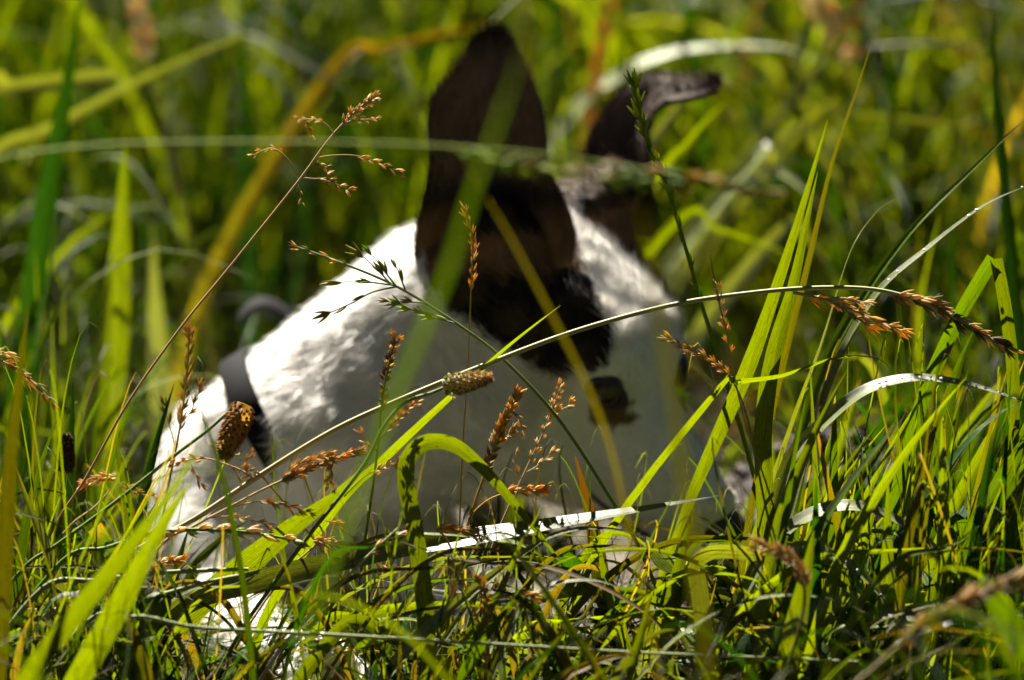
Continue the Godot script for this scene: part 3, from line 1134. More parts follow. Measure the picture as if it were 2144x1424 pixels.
	blade("blurred green blade standing before the upright ear", [[800, 900], [870, 730], [940, 560], [990, 400], [1045, 250], [1095, 100]], -0.66, -0.72, 30, MID * 0.7, {"roll": 0.5, "slim": 0.98})
	blade("fresh yellow-green blade tip crossing the long arching stem", [[705, 1060], [800, 965], [900, 870], [990, 790], [1060, 728], [1120, 680], [1173, 640]], 0.0, -0.02, 26, BRIGHT, {"roll": 0.7, "tip": BRIGHT * 1.2})
	blade("broad yellow-green blade slanting across the dog's chest", [[345, 1330], [420, 1262], [520, 1178], [620, 1098], [700, 1040], [770, 970]], -0.02, -0.02, 50, BRIGHT, {"roll": 0.15, "twist": 0.1, "fold": 0.12})
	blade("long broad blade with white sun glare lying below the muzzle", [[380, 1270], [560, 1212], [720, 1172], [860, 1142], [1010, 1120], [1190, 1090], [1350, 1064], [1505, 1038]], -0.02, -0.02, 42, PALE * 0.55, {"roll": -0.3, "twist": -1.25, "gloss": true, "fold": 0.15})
	blade("round silvery blade rising from the bottom edge under the jaw", [[800, 1424], [860, 1350], [930, 1285], [1010, 1220], [1080, 1168], [1145, 1126]], -0.05, -0.04, 30, PALE, {"roll": 0.8, "gloss": true, "fold": 0.6})
	blade("narrow grey-green blade arching low between silvery blade and muzzle", [[1010, 1230], [1070, 1178], [1140, 1128], [1220, 1106], [1310, 1112], [1370, 1135]], -0.03, -0.03, 14, PALE * 0.7, {"gloss": true, "roll": 0.8})
	blade("bright blade bent over in a hoop below the cheek", [[895, 1420], [890, 1270], [868, 1110], [850, 1010], [858, 955], [895, 926], [950, 932], [1005, 975], [1060, 1035], [1130, 1120], [1190, 1200]], -0.04, -0.03, 34, BRIGHT, {"roll": 0.2, "twist": 0.9, "gloss": true, "fold": 0.35})
	blade("blurred green blade slanting down to the bottom edge under muzzle", [[1290, 1470], [1230, 1370], [1150, 1250], [1070, 1140], [1000, 1065]], -0.12, -0.14, 30, BRIGHT * 0.75, {"roll": 0.9})
	blade("dark upright blade with reddish heart before the muzzle", [[1262, 1290], [1256, 1200], [1240, 1100], [1222, 1020], [1204, 955]], 0.02, 0.02, 34, DEEP * 1.1, {"tip": PURPLE, "tip_at": 0.3, "roll": 0.2})
	blade("bright upright blade below the muzzle beside the dark one", [[1300, 1330], [1280, 1250], [1262, 1190], [1256, 1130]], -0.02, -0.02, 28, BRIGHT, {"roll": 0.2})
	blade("thin bright blade tip crossing the sun-glared blade", [[1020, 1290], [1060, 1210], [1090, 1140], [1120, 1090], [1136, 1056]], -0.06, -0.06, 14, BRIGHT)
	blade("folded green blade near the bottom edge right of the paw", [[960, 1440], [1000, 1360], [1050, 1290], [1090, 1230]], -0.08, -0.07, 34, MID, {"roll": 0.5})
	blade("pair of flat green blades lying over the paw, upper one", [[700, 1330], [750, 1300], [810, 1330], [860, 1350]], -0.04, -0.04, 26, BRIGHT * 0.8, {"cut": true})
	blade("pale arching blade left of the flat grey-green stub", [[1050, 1360], [1090, 1270], [1150, 1225], [1240, 1215], [1310, 1235]], -0.06, -0.06, 18, PALE * 0.8, {"gloss": true, "roll": 0.6})
	blade("yellow-green blade with broken leafy crown below the dog's eye stain", [[1400, 1330], [1412, 1240], [1430, 1150], [1448, 1070]], -0.03, -0.03, 34, BRIGHT * 0.75, {"roll": 0.1})
	blade("short bright blade low at the bottom edge under the muzzle", [[1305, 1440], [1330, 1370], [1350, 1300], [1365, 1236]], -0.10, -0.10, 26, BRIGHT)
	# left side
	blade("blurred bright blade at lower left with a soft rounded tip", [[150, 1450], [215, 1330], [280, 1210], [345, 1090], [396, 1010]], -0.20, -0.22, 50, BRIGHT, {"roll": 0.2, "tip_at": 0.98})
	blade("second blurred blade left of the soft rounded one", [[60, 1420], [170, 1270], [260, 1160], [350, 1040], [420, 930]], -0.26, -0.30, 46, BRIGHT * 0.7, {"roll": 0.4})
	blade("pale grey dry blade standing bent at the lower left edge", [[156, 1430], [142, 1340], [126, 1245], [100, 1150], [62, 1060], [32, 975]], -0.02, -0.02, 32, PALE * 0.95, {"roll": 0.5, "gloss": true, "tip": STRAW})
	blade("tall dark green blade at the left edge of the picture", [[20, 1010], [48, 760], [95, 430], [140, 180], [168, -20]], 0.22, 0.26, 46, DEEP * 1.5, {"roll": 0.3})
	blade("olive blade standing beside the left picture edge, nearer the lens", [[10, 1180], [22, 960], [40, 800], [58, 640]], -0.20, -0.22, 34, OLIVE * 0.5, {"roll": 0.3})
	blade("dark green stalk crossing the hanging brown plantain head", [[525, 1380], [512, 1250], [488, 1100], [455, 960], [415, 840], [392, 760]], -0.17, -0.20, 20, MID * 0.55, {"roll": 0.7, "fold": 0.6})
	blade("cut green blade with a frayed straw end at lower left", [[305, 1290], [270, 1225], [235, 1160], [198, 1104]], -0.02, -0.02, 32, MID * 1.2, {"cut": true, "tip": STRAW, "tip_at": 0.93})
	blade("soft upright bright blade in the left background", [[240, 700], [250, 560], [256, 430], [262, 300]], 0.25, 0.25, 56, BRIGHT, {"roll": 0.2})
	blade("bright upright blade left of the dog's back", [[200, 870], [212, 760], [225, 640], [238, 540]], 0.18, 0.2, 50, BRIGHT * 0.9, {"roll": 0.3})
	blade("pale wide blade end standing up left of the dog's neck", [[330, 720], [325, 640], [320, 560], [322, 470]], 0.35, 0.35, 40, PALE * 1.1, {"gloss": true})
	# background, soft
	blade("long pale blade slanting through the upper left background", [[-40, 350], [100, 270], [300, 165], [420, 110], [545, 62]], 0.35, 0.40, 24, PALE * 0.6, {"roll": 0.4})
	blade("short pale blade end lying across the left background", [[-60, 200], [20, 185], [120, 172], [240, 160]], 0.30, 0.32, 34, PALE * 0.7, {"cut": true})
	blade("yellow dry blade slanting behind the upright ear's tip", [[700, 145], [800, 105], [900, 78], [1050, 45]], 0.45, 0.50, 36, YELLOW * 1.1, {"tip": ORANGE, "tip_at": 0.4})
	blade("pale arch of a blade above the folded ear", [[1180, 260], [1290, 160], [1400, 110], [1520, 95], [1640, 100], [1740, 140]], 0.45, 0.45, 44, PALE, {"roll": 0.7, "gloss": true})
	blade("long pale blade crossing the upper right background", [[1740, 110], [1800, 92], [1900, 84], [2030, 90], [2160, 110]], 0.45, 0.45, 30, PALE * 0.8, {"roll": 0.5, "gloss": true})
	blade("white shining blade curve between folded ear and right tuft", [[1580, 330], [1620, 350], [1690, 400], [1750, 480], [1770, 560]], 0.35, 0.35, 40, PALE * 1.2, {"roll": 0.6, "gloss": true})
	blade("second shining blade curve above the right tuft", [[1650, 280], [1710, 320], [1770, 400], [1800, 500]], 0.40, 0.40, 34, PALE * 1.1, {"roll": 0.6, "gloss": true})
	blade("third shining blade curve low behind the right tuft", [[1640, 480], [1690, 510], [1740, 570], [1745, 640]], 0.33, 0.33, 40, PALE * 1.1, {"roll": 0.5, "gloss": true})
	blade("pale blade tip drooping right of the folded ear's tip", [[1440, 200], [1490, 175], [1545, 185], [1592, 230]], 0.30, 0.30, 34, PALE, {"gloss": true, "roll": 0.6})
	blade("yellow-green blade slanting below the folded ear's tip", [[1380, 370], [1430, 310], [1480, 250], [1530, 205]], 0.28, 0.28, 28, BRIGHT, {"roll": 0.3})
	blade("green blade lying level behind the dog's brow", [[1420, 460], [1500, 480], [1580, 505], [1650, 530]], 0.28, 0.28, 32, BRIGHT * 0.7, {"roll": 0.6})
	blade("dark upright stalk in the upper left background", [[515, 320], [512, 200], [508, 90], [505, -20]], 0.5, 0.5, 32, DEEP)
	blade("long blade lying level in the right background", [[1700, 250], [1800, 245], [1930, 255], [2080, 275]], 0.4, 0.4, 24, PALE * 0.6)
	dew("long silvery dew-covered blade arching towards the right picture edge", "tiny dew drop on the long silvery arching blade", 14, 0.6, 0.97, 3)
	dew("blue-green dewy blade below the long slanting blade at right", "tiny dew drop on the blue-green slanting blade", 6, 0.55, 0.97, 4)
	dew("pale broad blade arching low at right with dew along its crest", "tiny dew drop on the low pale arch", 9, 0.5, 0.9, 5)
	# dense tuft right of the dog, one blade at a time
	var r := RandomNumberGenerator.new()
	r.seed = 55
	var tuft := "upright blades of the dense green tuft right of the dog"
	for k in 150:
		var bx := r.randf_range(1470, 2150)
		var by := r.randf_range(1210, 1420)
		var d := r.randf_range(-0.07, 0.14)
		var ty := r.randf_range(740, 1140) if bx > 1600 else r.randf_range(1020, 1250)
		var lean := r.randf_range(-40, 300) * (by - ty) / 500.0
		var w := r.randf_range(11, 32)
		var c: Color = [BRIGHT, BRIGHT, BRIGHT, BRIGHT, MID, DEEP * 1.6, OLIVE][r.randi() % 7] * r.randf_range(0.9, 1.35)
		if bx < 1570 and d < 0.06:
			d += 0.12
		blade(blade_words(c, w) + " " + zone(bx + lean, ty) + (", tip dried" if k % 5 == 0 else ""), [[bx, by], [bx + lean * 0.2, lerpf(by, ty, 0.35)], [bx + lean * 0.6, lerpf(by, ty, 0.72)], [bx + lean, ty]], d, d + r.randf_range(-0.02, 0.03), w, c, {"roll": r.randf_range(-0.8, 0.8), "group": tuft, "tip": STRAW if k % 5 == 0 else c * 1.1})
	var low := "short blades low in front of the dog"
	for k in 34:
		var bx := r.randf_range(20, 1480) if k < 26 else r.randf_range(240, 500)
		var by := r.randf_range(1380, 1440)
		var d := r.randf_range(-0.10, 0.02)
		var ty := r.randf_range(1230, 1370)
		var lean := r.randf_range(-160, 160)
		if bx > 440 and bx < 760:
			bx += 340.0
		var c: Color = [BRIGHT, MID, MID, DEEP * 1.4, OLIVE, PALE * 0.7, STRAW * 0.7][r.randi() % 7] * r.randf_range(0.7, 1.1)
		var w2 := r.randf_range(10, 26)
		blade("short " + blade_words(c, w2) + " " + low_zone(bx) + (" leaning left" if lean < -40 else " leaning right" if lean > 40 else " standing straight"), [[bx, by], [bx + lean * 0.3, lerpf(by, ty, 0.5)], [bx + lean * 0.75, lerpf(by, ty, 0.9)], [bx + lean * 1.2, ty]], d, d, w2, c, {"roll": r.randf_range(-1, 1), "group": low, "gloss": k % 3 == 0})
	var lf := "upright blades left of the dog"
	for k in 40:
		var bx := r.randf_range(-20, 300) if k < 32 else r.randf_range(240, 440)
		var by := r.randf_range(1150, 1400)
		var d := r.randf_range(0.0, 0.22)
		var ty := r.randf_range(780, 1150) if k < 32 else r.randf_range(1080, 1230)
		if k >= 32:
			d = r.randf_range(-0.02, 0.06)
		var lean := r.randf_range(-60, 130)
		var c: Color = [BRIGHT, MID, MID, DEEP * 1.3, OLIVE][r.randi() % 5] * r.randf_range(0.7, 1.0)
		var w3 := r.randf_range(12, 28)
		blade(blade_words(c, w3) + (" at the left picture edge" if bx < 90 else " left of the dog's shoulder") + (", tip reaching shoulder height" if ty < 960 else ", low in the shade") + (" leaning right" if lean > 50 else " leaning left" if lean < -10 else ""), [[bx, by], [bx + lean * 0.2, lerpf(by, ty, 0.35)], [bx + lean * 0.6, lerpf(by, ty, 0.72)], [bx + lean, ty]], d, d + 0.02, w3, c, {"roll": r.randf_range(-0.8, 0.8), "group": lf})

	var sp := "long sprawling blades tangled low across the picture"
	for k in 100:
		var right := k % 3 == 0
		var bx := r.randf_range(1400, 2130) if right else r.randf_range(0, 1440)
		var by := r.randf_range(1290, 1440)
		var dx := r.randf_range(160, 620) * (1.0 if r.randf() < 0.62 else -1.0)
		var peak := r.randf_range(1110, 1330) if right or bx + dx * 0.6 < 460 or bx + dx * 0.6 > 800 else r.randf_range(1130, 1270)
		var d := r.randf_range(-0.08, 0.03)
		var w4 := r.randf_range(5, 19)
		var c: Color = [BRIGHT, BRIGHT * 1.1, BRIGHT * 1.2, MID, DEEP * 1.6, OLIVE, PALE * 0.6, BRIGHT, STRAW * 0.6][r.randi() % 9] * r.randf_range(0.8, 1.15)
		var droop := r.randf_range(-60, 130)
		var mid := bx + dx * 0.55
		if mid > 380 and mid < 820 and k % 3 != 1:
			continue
		if mid > 400 and mid < 800:
			peak = minf(peak, 1230.0)
			w4 = minf(w4, 12.0)
			by = 1500.0 if bx > 440 and bx < 760 else by
		blade(("long shiny " if k % 2 == 0 else "long ") + blade_words(c, w4) + (" arching right" if dx > 0 else " arching left") + " over " + sprawl_zone(bx + dx * 0.6) + (", tip dried" if k % 4 == 0 else ", tip drooping" if droop > 50 else ""), [[bx, by], [bx + dx * 0.18, lerpf(by, peak, 0.55)], [bx + dx * 0.45, lerpf(by, peak, 0.95)], [bx + dx * 0.75, peak + droop * 0.15], [bx + dx, peak + droop]], d, d + r.randf_range(-0.02, 0.03), w4, c, {"roll": r.randf_range(0.1, 1.0), "group": sp, "gloss": k % 2 == 0, "tip": STRAW if k % 4 == 0 else c * 1.1})

func sprawl_zone(x: float) -> String:
	if x < 200.0: return "the lower left corner"
	if x < 450.0: return "ground beside the chest"
	if x < 700.0: return "the speckled paw"
	if x < 950.0: return "the shade under the throat"
	if x < 1200.0: return "the shade under the jaw"
	if x < 1450.0: return "ground below the muzzle"
	if x < 1700.0: return "the foot of the tuft"
	if x < 1950.0: return "the clover at right"
	return "the lower right corner"

func blade_words(c: Color, w: float) -> String:
	var size := "narrow" if w < 15.0 else "broad" if w > 23.0 else "medium-wide"
	var hue := "straw" if c.r > c.g * 1.15 else "pale green" if c.b > 0.05 else "olive" if c.r > c.g * 0.95 else "bright green" if c.g > 0.15 else "dark green" if c.g < 0.10 else "mid-green"
	return size + " " + hue + " blade"

func zone(x: float, y: float) -> String:
	var h := "at eye height" if y < 900.0 else "at muzzle height" if y < 1060.0 else "low"
	if x < 1640.0: return h + " beside the dog's nose"
	if x < 1800.0: return h + " under the bowing blade"
	if x < 1940.0: return h + " under the silvery arch"
	if x < 2080.0: return h + " by the snapped blade"
	return h + " near the right picture edge"

func low_zone(x: float) -> String:
	if x < 250.0: return "in the lower left corner"
	if x < 480.0: return "left of the speckled paw"
	if x < 760.0: return "over the speckled paw"
	if x < 1000.0: return "between the two paws"
	if x < 1250.0: return "before the far paw"
	return "under the dog's nose"

# ------------------------------------------------------------------ stems with seed heads
func facing(d: Vector3) -> Basis:
	var y := d.normalized()
	var x := y.cross(Vector3(0.31, 0.2, 0.93)).normalized()
	return Basis(x, y, x.cross(y))

func spikelet(kind: String) -> Shape:   # unit length along +y, white
	var s := Shape.new()
	var w := 0.11 if kind == "slim" else 0.17
	s.add(lathe([[0.0, 0.03], [0.18, w * 0.8], [0.42, w], [0.72, w * 0.62], [1.0, 0.01]], 6, Color(0.8, 0.8, 0.7), Color(1.05, 1.0, 0.95)), Transform3D())
	for k in 2:
		var t := Transform3D(Basis(Vector3.FORWARD, 0.34 * (1 if k else -1)), Vector3(0.05 * (1 if k else -1), 0.1, 0.03))
		s.add(lathe([[0.0, 0.02], [0.25, w * 0.55], [0.5, w * 0.45], [0.75, 0.01]], 5, Color(0.7, 0.65, 0.6), Color(1.1, 1.0, 0.9)), t)
	return s

func spikelet_mesh(kind: String, col: Color) -> Mesh:
	var key := kind + col.to_html()
	if not spike_mesh.has(key):
		var s := Shape.new()
		s.add(spikelet(kind), Transform3D(), Color(minf(col.r * 1.6, 0.75), minf(col.g * 1.75, 0.66), minf(col.b * 1.8, 0.5)))
		spike_mesh[key] = s.mesh(seed_mat)
	return spike_mesh[key]

# heads: [path points, first share that carries spikelets, number, size px, colours, kind, opening]
func seed_plant(called: String, label: String, pts: Array, d0: float, d1: float, rpx: float, c0: Color, c1: Color, heads: Array, group := "grass stems with seed heads") -> Node3D:
	var list := rooted(pts, d0, d1)
	var k := (D + (d0 + d1) * 0.5) * TAN / 712.0
	var at: Vector3 = list[0]
	at.y = 0.0
	var o := base(called, at)
	tag(o, label, "grass stem", group)
	var cur := smooth(list, 6)
	put(moved(tube(cur, rpx * k * 1.15, rpx * k * 0.6, c0, c1), -at).mesh(stalk_mat), "stem", o)
	for h in heads:
		var path := []
		var n: int = h[0].size()
		for q in n:
			var e: Array = h[0][q]
			path.append(pt(e[0], e[1], (e[2] if e.size() > 2 else d1 - (NEARER if d0 < 0.065 and d0 > -0.13 else 0.0))))
		var pc := smooth(path, 8)
		if not h[7] if h.size() > 7 else true:
			put(moved(tube(pc, rpx * k * 0.55, rpx * k * 0.3, c1, h[4][0], 5), -at).mesh(stalk_mat), "branch", o)
		for q: int in h[2]:
			var t: float = lerpf(h[1], 1.0, (q + 0.3 * rng.randf()) / maxf(h[2] - 1, 1))
			t = minf(t, 1.0)
			var f := t * (pc.size() - 1)
			var i := mini(int(f), pc.size() - 2)
			var p := pc[i].lerp(pc[i + 1], f - i)
			var dir := (pc[i + 1] - pc[i]).normalized()
			var ang := PI * (q % 2) + rng.randf_range(-0.9, 0.9)
			var out := dir.cross(Vector3(0, 0, 1)).normalized().rotated(dir, ang)
			var d2: Vector3 = (dir + out * float(h[6]) * rng.randf_range(0.6, 1.3)).normalized()
			var size: float = h[3] * 0.86 * k * rng.randf_range(0.75, 1.2)
			var b := facing(d2).rotated(d2, rng.randf() * TAU).scaled(Vector3(size, size, size))
			put(spikelet_mesh(h[5], h[4][rng.randi() % h[4].size()]), "spikelet", o, Transform3D(b, p - at + out * 0.0005))
	return o

func build_seed_plants() -> void:
	var strawy := [STRAW, STRAW * 0.75, PINK * 0.8]
	var rusty := [RUST, ORANGE, RUST * 0.7, PINK * 0.7]
	var greeny := [MID * 1.2, OLIVE, PALE * 0.6]
	seed_plant("seed_grass", "pale stem with a tufted seed head slanting up left of the upright ear", [[110, 1110], [180, 1000], [270, 840], [375, 690], [480, 560], [620, 385], [690, 290], [745, 232], [780, 205]], 0.0, 0.0, 2.8, PURPLE * 1.5, STRAW, [
		[[[712, 268], [745, 232], [784, 205]], 0.1, 18, 20, strawy, "plump", 0.7, true],
		[[[735, 252], [760, 250], [786, 250]], 0.2, 6, 16, strawy, "slim", 0.5],
		[[[697, 276], [680, 258], [655, 250], [626, 250]], 0.35, 7, 18, strawy, "slim", 0.5],
		[[[640, 252], [645, 265], [652, 284]], 0.2, 4, 15, [RUST, STRAW], "slim", 0.4],
		[[[665, 330], [700, 325], [745, 326], [790, 340], [836, 360]], 0.5, 9, 22, [RUST, STRAW, GOLD], "slim", 0.4],
		[[[622, 372], [610, 345], [592, 322], [565, 310], [530, 325]], 0.5, 7, 17, [STRAW, GOLD], "slim", 0.5],
		[[[634, 372], [660, 374], [690, 372]], 0.6, 3, 22, strawy, "plump", 0.6],
		[[[670, 375], [700, 384], [728, 398]], 0.2, 6, 22, [RUST * 0.8, STRAW], "plump", 0.7],
		[[[624, 385], [628, 400], [632, 424]], 0.2, 4, 16, [STRAW, OLIVE], "slim", 0.5],
		[[[665, 336], [672, 344], [684, 350]], 0.1, 4, 16, [STRAW, OLIVE], "plump", 0.7]])
	seed_plant("seed_grass", "green stem with pointed dark spikelets lying over the dog's white neck", [[1390, 1270], [1330, 1130], [1270, 1030], [1200, 920], [1130, 830], [1040, 740], [960, 680], [870, 622], [800, 585], [700, 545], [622, 518]], 0.0, -0.01, 4.0, MID, PALE * 0.7, [
		[[[760, 566], [690, 540], [622, 518]], 0.25, 7, 26, [PALE * 0.7, STRAW], "slim", 0.25, true],
		[[[815, 592], [795, 570], [762, 538]], 0.35, 2, 44, greeny, "slim", 0.15],
		[[[830, 600], [808, 572], [780, 534]], 0.35, 2, 44, greeny, "slim", 0.15],
		[[[850, 612], [842, 590], [832, 562]], 0.3, 2, 36, greeny, "slim", 0.15],
		[[[828, 598], [780, 592], [716, 590]], 0.4, 2, 50, greeny, "slim", 0.1],
		[[[832, 600], [780, 612], [738, 634], [694, 654]], 0.45, 3, 44, [DARKSEED, OLIVE * 0.6], "slim", 0.12],
		[[[884, 634], [850, 632], [815, 632]], 0.3, 3, 40, [PALE * 0.8, OLIVE], "slim", 0.2],
		[[[950, 676], [905, 664], [840, 640]], 0.2, 5, 40, [BRIGHT * 0.9, PALE * 0.8], "slim", 0.2]])
	seed_plant("seed_grass", "long stem arching across the whole picture in front of the dog's face", [[70, 1320], [170, 1240], [290, 1150], [410, 1085], [560, 985], [700, 900], [830, 840], [1000, 770], [1200, 695], [1400, 640], [1560, 615], [1700, 603], [1830, 606], [1930, 632], [2010, 672], [2090, 720]], -0.01, -0.01, 6.5, PINK * 0.7, PALE * 0.9, [
		[[[1850, 612], [1930, 632], [2010, 672], [2110, 730]], 0.1, 26, 46, [DARKSEED, DARKSEED * 1.6, STRAW * 0.8], "slim", 0.35, true],
		[[[1660, 612], [1740, 630], [1800, 655], [1885, 692]], 0.15, 14, 40, [STRAW, PINK, GOLD], "slim", 0.25],
		[[[1735, 628], [1770, 650], [1820, 682]], 0.2, 6, 36, [STRAW * 0.7, GOLD], "slim", 0.25],
		[[[1740, 624], [1775, 626], [1808, 634]], 0.2, 4, 34, [PINK, STRAW], "slim", 0.2]])
	seed_plant("seed_grass", "thread-thin upright stem with a narrow golden spike before the dark patch", [[948, 1300], [960, 1150], [968, 950], [980, 760], [985, 640], [988, 560], [990, 500], [975, 440]], 0.0, 0.0, 2.0, OLIVE, GOLD, [
		[[[986, 610], [991, 550], [990, 500], [975, 440]], 0.0, 18, 26, [GOLD, STRAW, GOLD * 0.7], "slim", 0.22, true]])
	seed_plant("seed_grass", "short upright stem with a dark golden knobby spike below the neck", [[755, 1200], [775, 1060], [792, 930], [800, 840], [815, 760], [828, 712]], -0.01, -0.01, 3.0, MID, OLIVE, [
		[[[804, 800], [815, 755], [829, 710]], 0.0, 20, 22, [GOLD, DARKSEED * 1.5, GOLD * 0.8, DARKSEED], "plump", 0.7, true],
		[[[796, 860], [800, 842], [804, 815]], 0.0, 8, 20, [DARKSEED * 1.6, GOLD * 0.7], "plump", 0.8, true],
		[[[794, 920], [820, 890], [850, 860], [876, 838]], 0.2, 14, 22, [GOLD, ORANGE, GOLD * 0.8], "slim", 0.5],
		[[[790, 945], [770, 930], [752, 905]], 0.3, 4, 22, [PINK, STRAW], "slim", 0.4]])
	seed_plant("seed_grass", "stem with a thick orange seed spike in front of the lower cheek", [[950, 1230], [962, 1160], [985, 1080], [1012, 1000], [1040, 920], [1062, 870], [1086, 824]], -0.01, -0.01, 3.2, OLIVE, GOLD, [
		[[[1015, 990], [1040, 920], [1062, 870], [1086, 822]], 0.0, 30, 26, rusty + [DARKSEED * 1.4], "plump", 0.55, true],
		[[[1030, 945], [1052, 920], [1074, 905]], 0.1, 8, 24, rusty, "plump", 0.6],
		[[[1062, 858], [1080, 866], [1096, 900]], 0.3, 5, 22, [PINK, RUST], "slim", 0.4],
		[[[980, 1085], [1020, 1048], [1070, 1030], [1134, 1024]], 0.55, 10, 28, [ORANGE, RUST], "plump", 0.35]])
	seed_plant("seed_grass", "stem with small pinkish seeds right of the orange spike", [[1010, 1210], [1040, 1120], [1075, 1040], [1110, 965], [1140, 900], [1160, 850], [1172, 815]], 0.0, 0.0, 2.4, PINK * 0.7, PINK, [
		[[[1108, 970], [1140, 900], [1160, 850], [1172, 812]], 0.0, 18, 22, [PINK, PINK * 0.8, STRAW], "plump", 0.5, true],
		[[[1150, 880], [1165, 865], [1192, 848]], 0.2, 4, 22, [PINK, GOLD], "plump", 0.4],
		[[[1100, 990], [1125, 975], [1160, 945]], 0.3, 5, 22, [PINK, STRAW], "slim", 0.4],
		[[[1095, 1005], [1082, 985], [1078, 955]], 0.3, 3, 22, [PINK * 0.8], "slim", 0.4]])
	seed_plant("seed_grass", "red-brown branching seed head lying across the dog's chest", [[330, 1150], [400, 1105], [480, 1062], [560, 1020], [640, 985], [700, 962], [752, 948]], -0.02, -0.02, 3.0, STRAW * 0.8, RUST, [
		[[[588, 1006], [640, 985], [700, 962], [754, 946]], 0.0, 30, 26, rusty, "slim", 0.4, true],
		[[[590, 1005], [630, 970], [690, 955]], 0.2, 14, 26, [RUST, STRAW, GOLD], "slim", 0.4],
		[[[470, 1066], [540, 1050], [590, 1056], [648, 1072]], 0.35, 9, 26, [RUST, RUST * 0.7], "slim", 0.3],
		[[[440, 1084], [490, 1082], [560, 1098]], 0.35, 8, 24, [RUST, PINK], "slim", 0.3],
		[[[700, 962], [692, 990], [690, 1012]], 0.2, 5, 24, [GOLD, RUST], "plump", 0.5],
		[[[720, 1040], [760, 1000], [800, 980], [848, 962]], 0.5, 8, 24, [RUST, GOLD, PINK], "plump", 0.5]])
	seed_plant("seed_grass", "drooping rust sprig below the hanging brown plantain head", [[560, 1010], [530, 1000], [505, 985], [480, 975], [430, 960], [368, 968]], -0.01, -0.01, 2.2, RUST, RUST, [
		[[[430, 962], [395, 962], [364, 968]], 0.0, 8, 20, [PINK, RUST], "plump", 0.5, true],
		[[[400, 972], [408, 990], [418, 1012]], 0.2, 4, 26, [RUST, RUST * 0.6], "slim", 0.3],
		[[[488, 980], [505, 1002], [520, 985]], 0.3, 5, 24, [RUST, RUST * 0.7], "slim", 0.4],
		[[[500, 990], [512, 970], [526, 952]], 0.3, 4, 22, [ORANGE, RUST], "slim", 0.3]])
	seed_plant("seed_grass", "stem with plump pale grains in a row lying below the chest", [[130, 1175], [220, 1148], [300, 1122], [370, 1110], [450, 1110], [530, 1116], [610, 1130]], -0.03, -0.03, 5.0, MID, MID * 1.2, [
		[[[335, 1114], [400, 1110], [450, 1108], [530, 1114], [612, 1130]], 0.0, 11, 40, [STRAW, PALE * 0.9, PINK], "plump", 0.2, true]])
	seed_plant("seed_grass", "rust seed spray lying just left of the sun-glared blade", [[590, 1210], [640, 1160], [680, 1130], [710, 1135], [745, 1150]], -0.01, -0.01, 2.4, RUST, RUST, [
		[[[655, 1130], [690, 1138], [745, 1148]], 0.0, 18, 26, [PINK, RUST, STRAW], "slim", 0.5, true],
		[[[680, 1090], [710, 1100], [760, 1150], [800, 1185]], 0.1, 8, 22, [GOLD, RUST], "slim", 0.3]])
	seed_plant("seed_grass", "hair-thin stem with a small tan spike above the silvery arch", [[1640, 1130], [1600, 1000], [1565, 900], [1540, 800], [1522, 700], [1500, 610], [1486, 530]], -0.02, -0.01, 2.0, OLIVE, STRAW * 0.7, [
		[[[1524, 700], [1512, 650], [1504, 600]], 0.0, 12, 24, [GOLD * 0.7, PINK * 0.8, RUST], "slim", 0.4, true],
		[[[1528, 740], [1522, 700], [1514, 680]], 0.0, 5, 26, [GOLD, STRAW], "slim", 0.4, true]])
	seed_plant("seed_grass", "straw sprig pointing left between the brow and right tuft", [[1580, 950], [1560, 860], [1535, 800], [1500, 762], [1450, 735], [1402, 710]], -0.02, -0.02, 2.4, OLIVE, STRAW, [
		[[[1535, 795], [1500, 762], [1450, 735], [1402, 710]], 0.1, 16, 26, [STRAW, GOLD, STRAW * 0.8], "slim", 0.35, true]])
	seed_plant("seed_grass", "green ryegrass spike standing before the folded ear", [[1580, 1000], [1530, 830], [1470, 640], [1430, 500], [1395, 390], [1352, 290], [1328, 185]], 0.04, 0.03, 5.0, MID, BRIGHT * 0.7, [
		[[[1395, 385], [1352, 285], [1328, 182]], 0.0, 12, 52, [BRIGHT * 0.9, MID, BRIGHT * 0.7], "slim", 0.2, true],
		[[[1470, 640], [1430, 500], [1400, 400]], 0.0, 8, 40, [BRIGHT * 0.9, MID * 1.2], "slim", 0.15, true]])
	seed_plant("seed_grass", "long blurred stem bowing level across both ears", [[-160, 420], [-40, 345], [100, 315], [300, 300], [600, 297], [900, 305], [1150, 325], [1350, 355], [1480, 378], [1602, 405]], -0.38, -0.40, 3.6, BRIGHT, BRIGHT, [
		[[[1340, 352], [1480, 378], [1605, 406]], 0.0, 16, 52, [MID, OLIVE, GOLD * 0.6], "slim", 0.12, true],
		[[[940, 308], [1020, 335], [1100, 352], [1200, 362]], 0.1, 14, 54, [BRIGHT * 0.8, OLIVE, MID], "slim", 0.25],
		[[[1150, 330], [1240, 372], [1330, 380], [1420, 390]], 0.1, 12, 54, [OLIVE, MID, OLIVE], "slim", 0.3]])
	seed_plant("seed_grass", "straw sprig hanging in from the left picture edge", [[-160, 900], [-110, 780], [-60, 745], [0, 755], [50, 785], [106, 838]], -0.03, -0.02, 2.4, OLIVE, STRAW, [
		[[[-40, 745], [10, 758], [50, 785], [108, 840]], 0.1, 13, 34, [STRAW, PALE * 0.8, GOLD], "slim", 0.25, true],
		[[[-30, 742], [-5, 735], [22, 742]], 0.2, 5, 30, [PINK, STRAW], "slim", 0.3]])
	seed_plant("seed_grass", "small reddish spike low at left behind the blurred bright blade", [[250, 1330], [280, 1240], [310, 1195], [345, 1178], [376, 1172]], 0.0, 0.0, 2.4, RUST, PINK, [
		[[[310, 1192], [340, 1178], [378, 1172]], 0.0, 12, 24, [PINK, ORANGE, RUST], "plump", 0.5, true]])
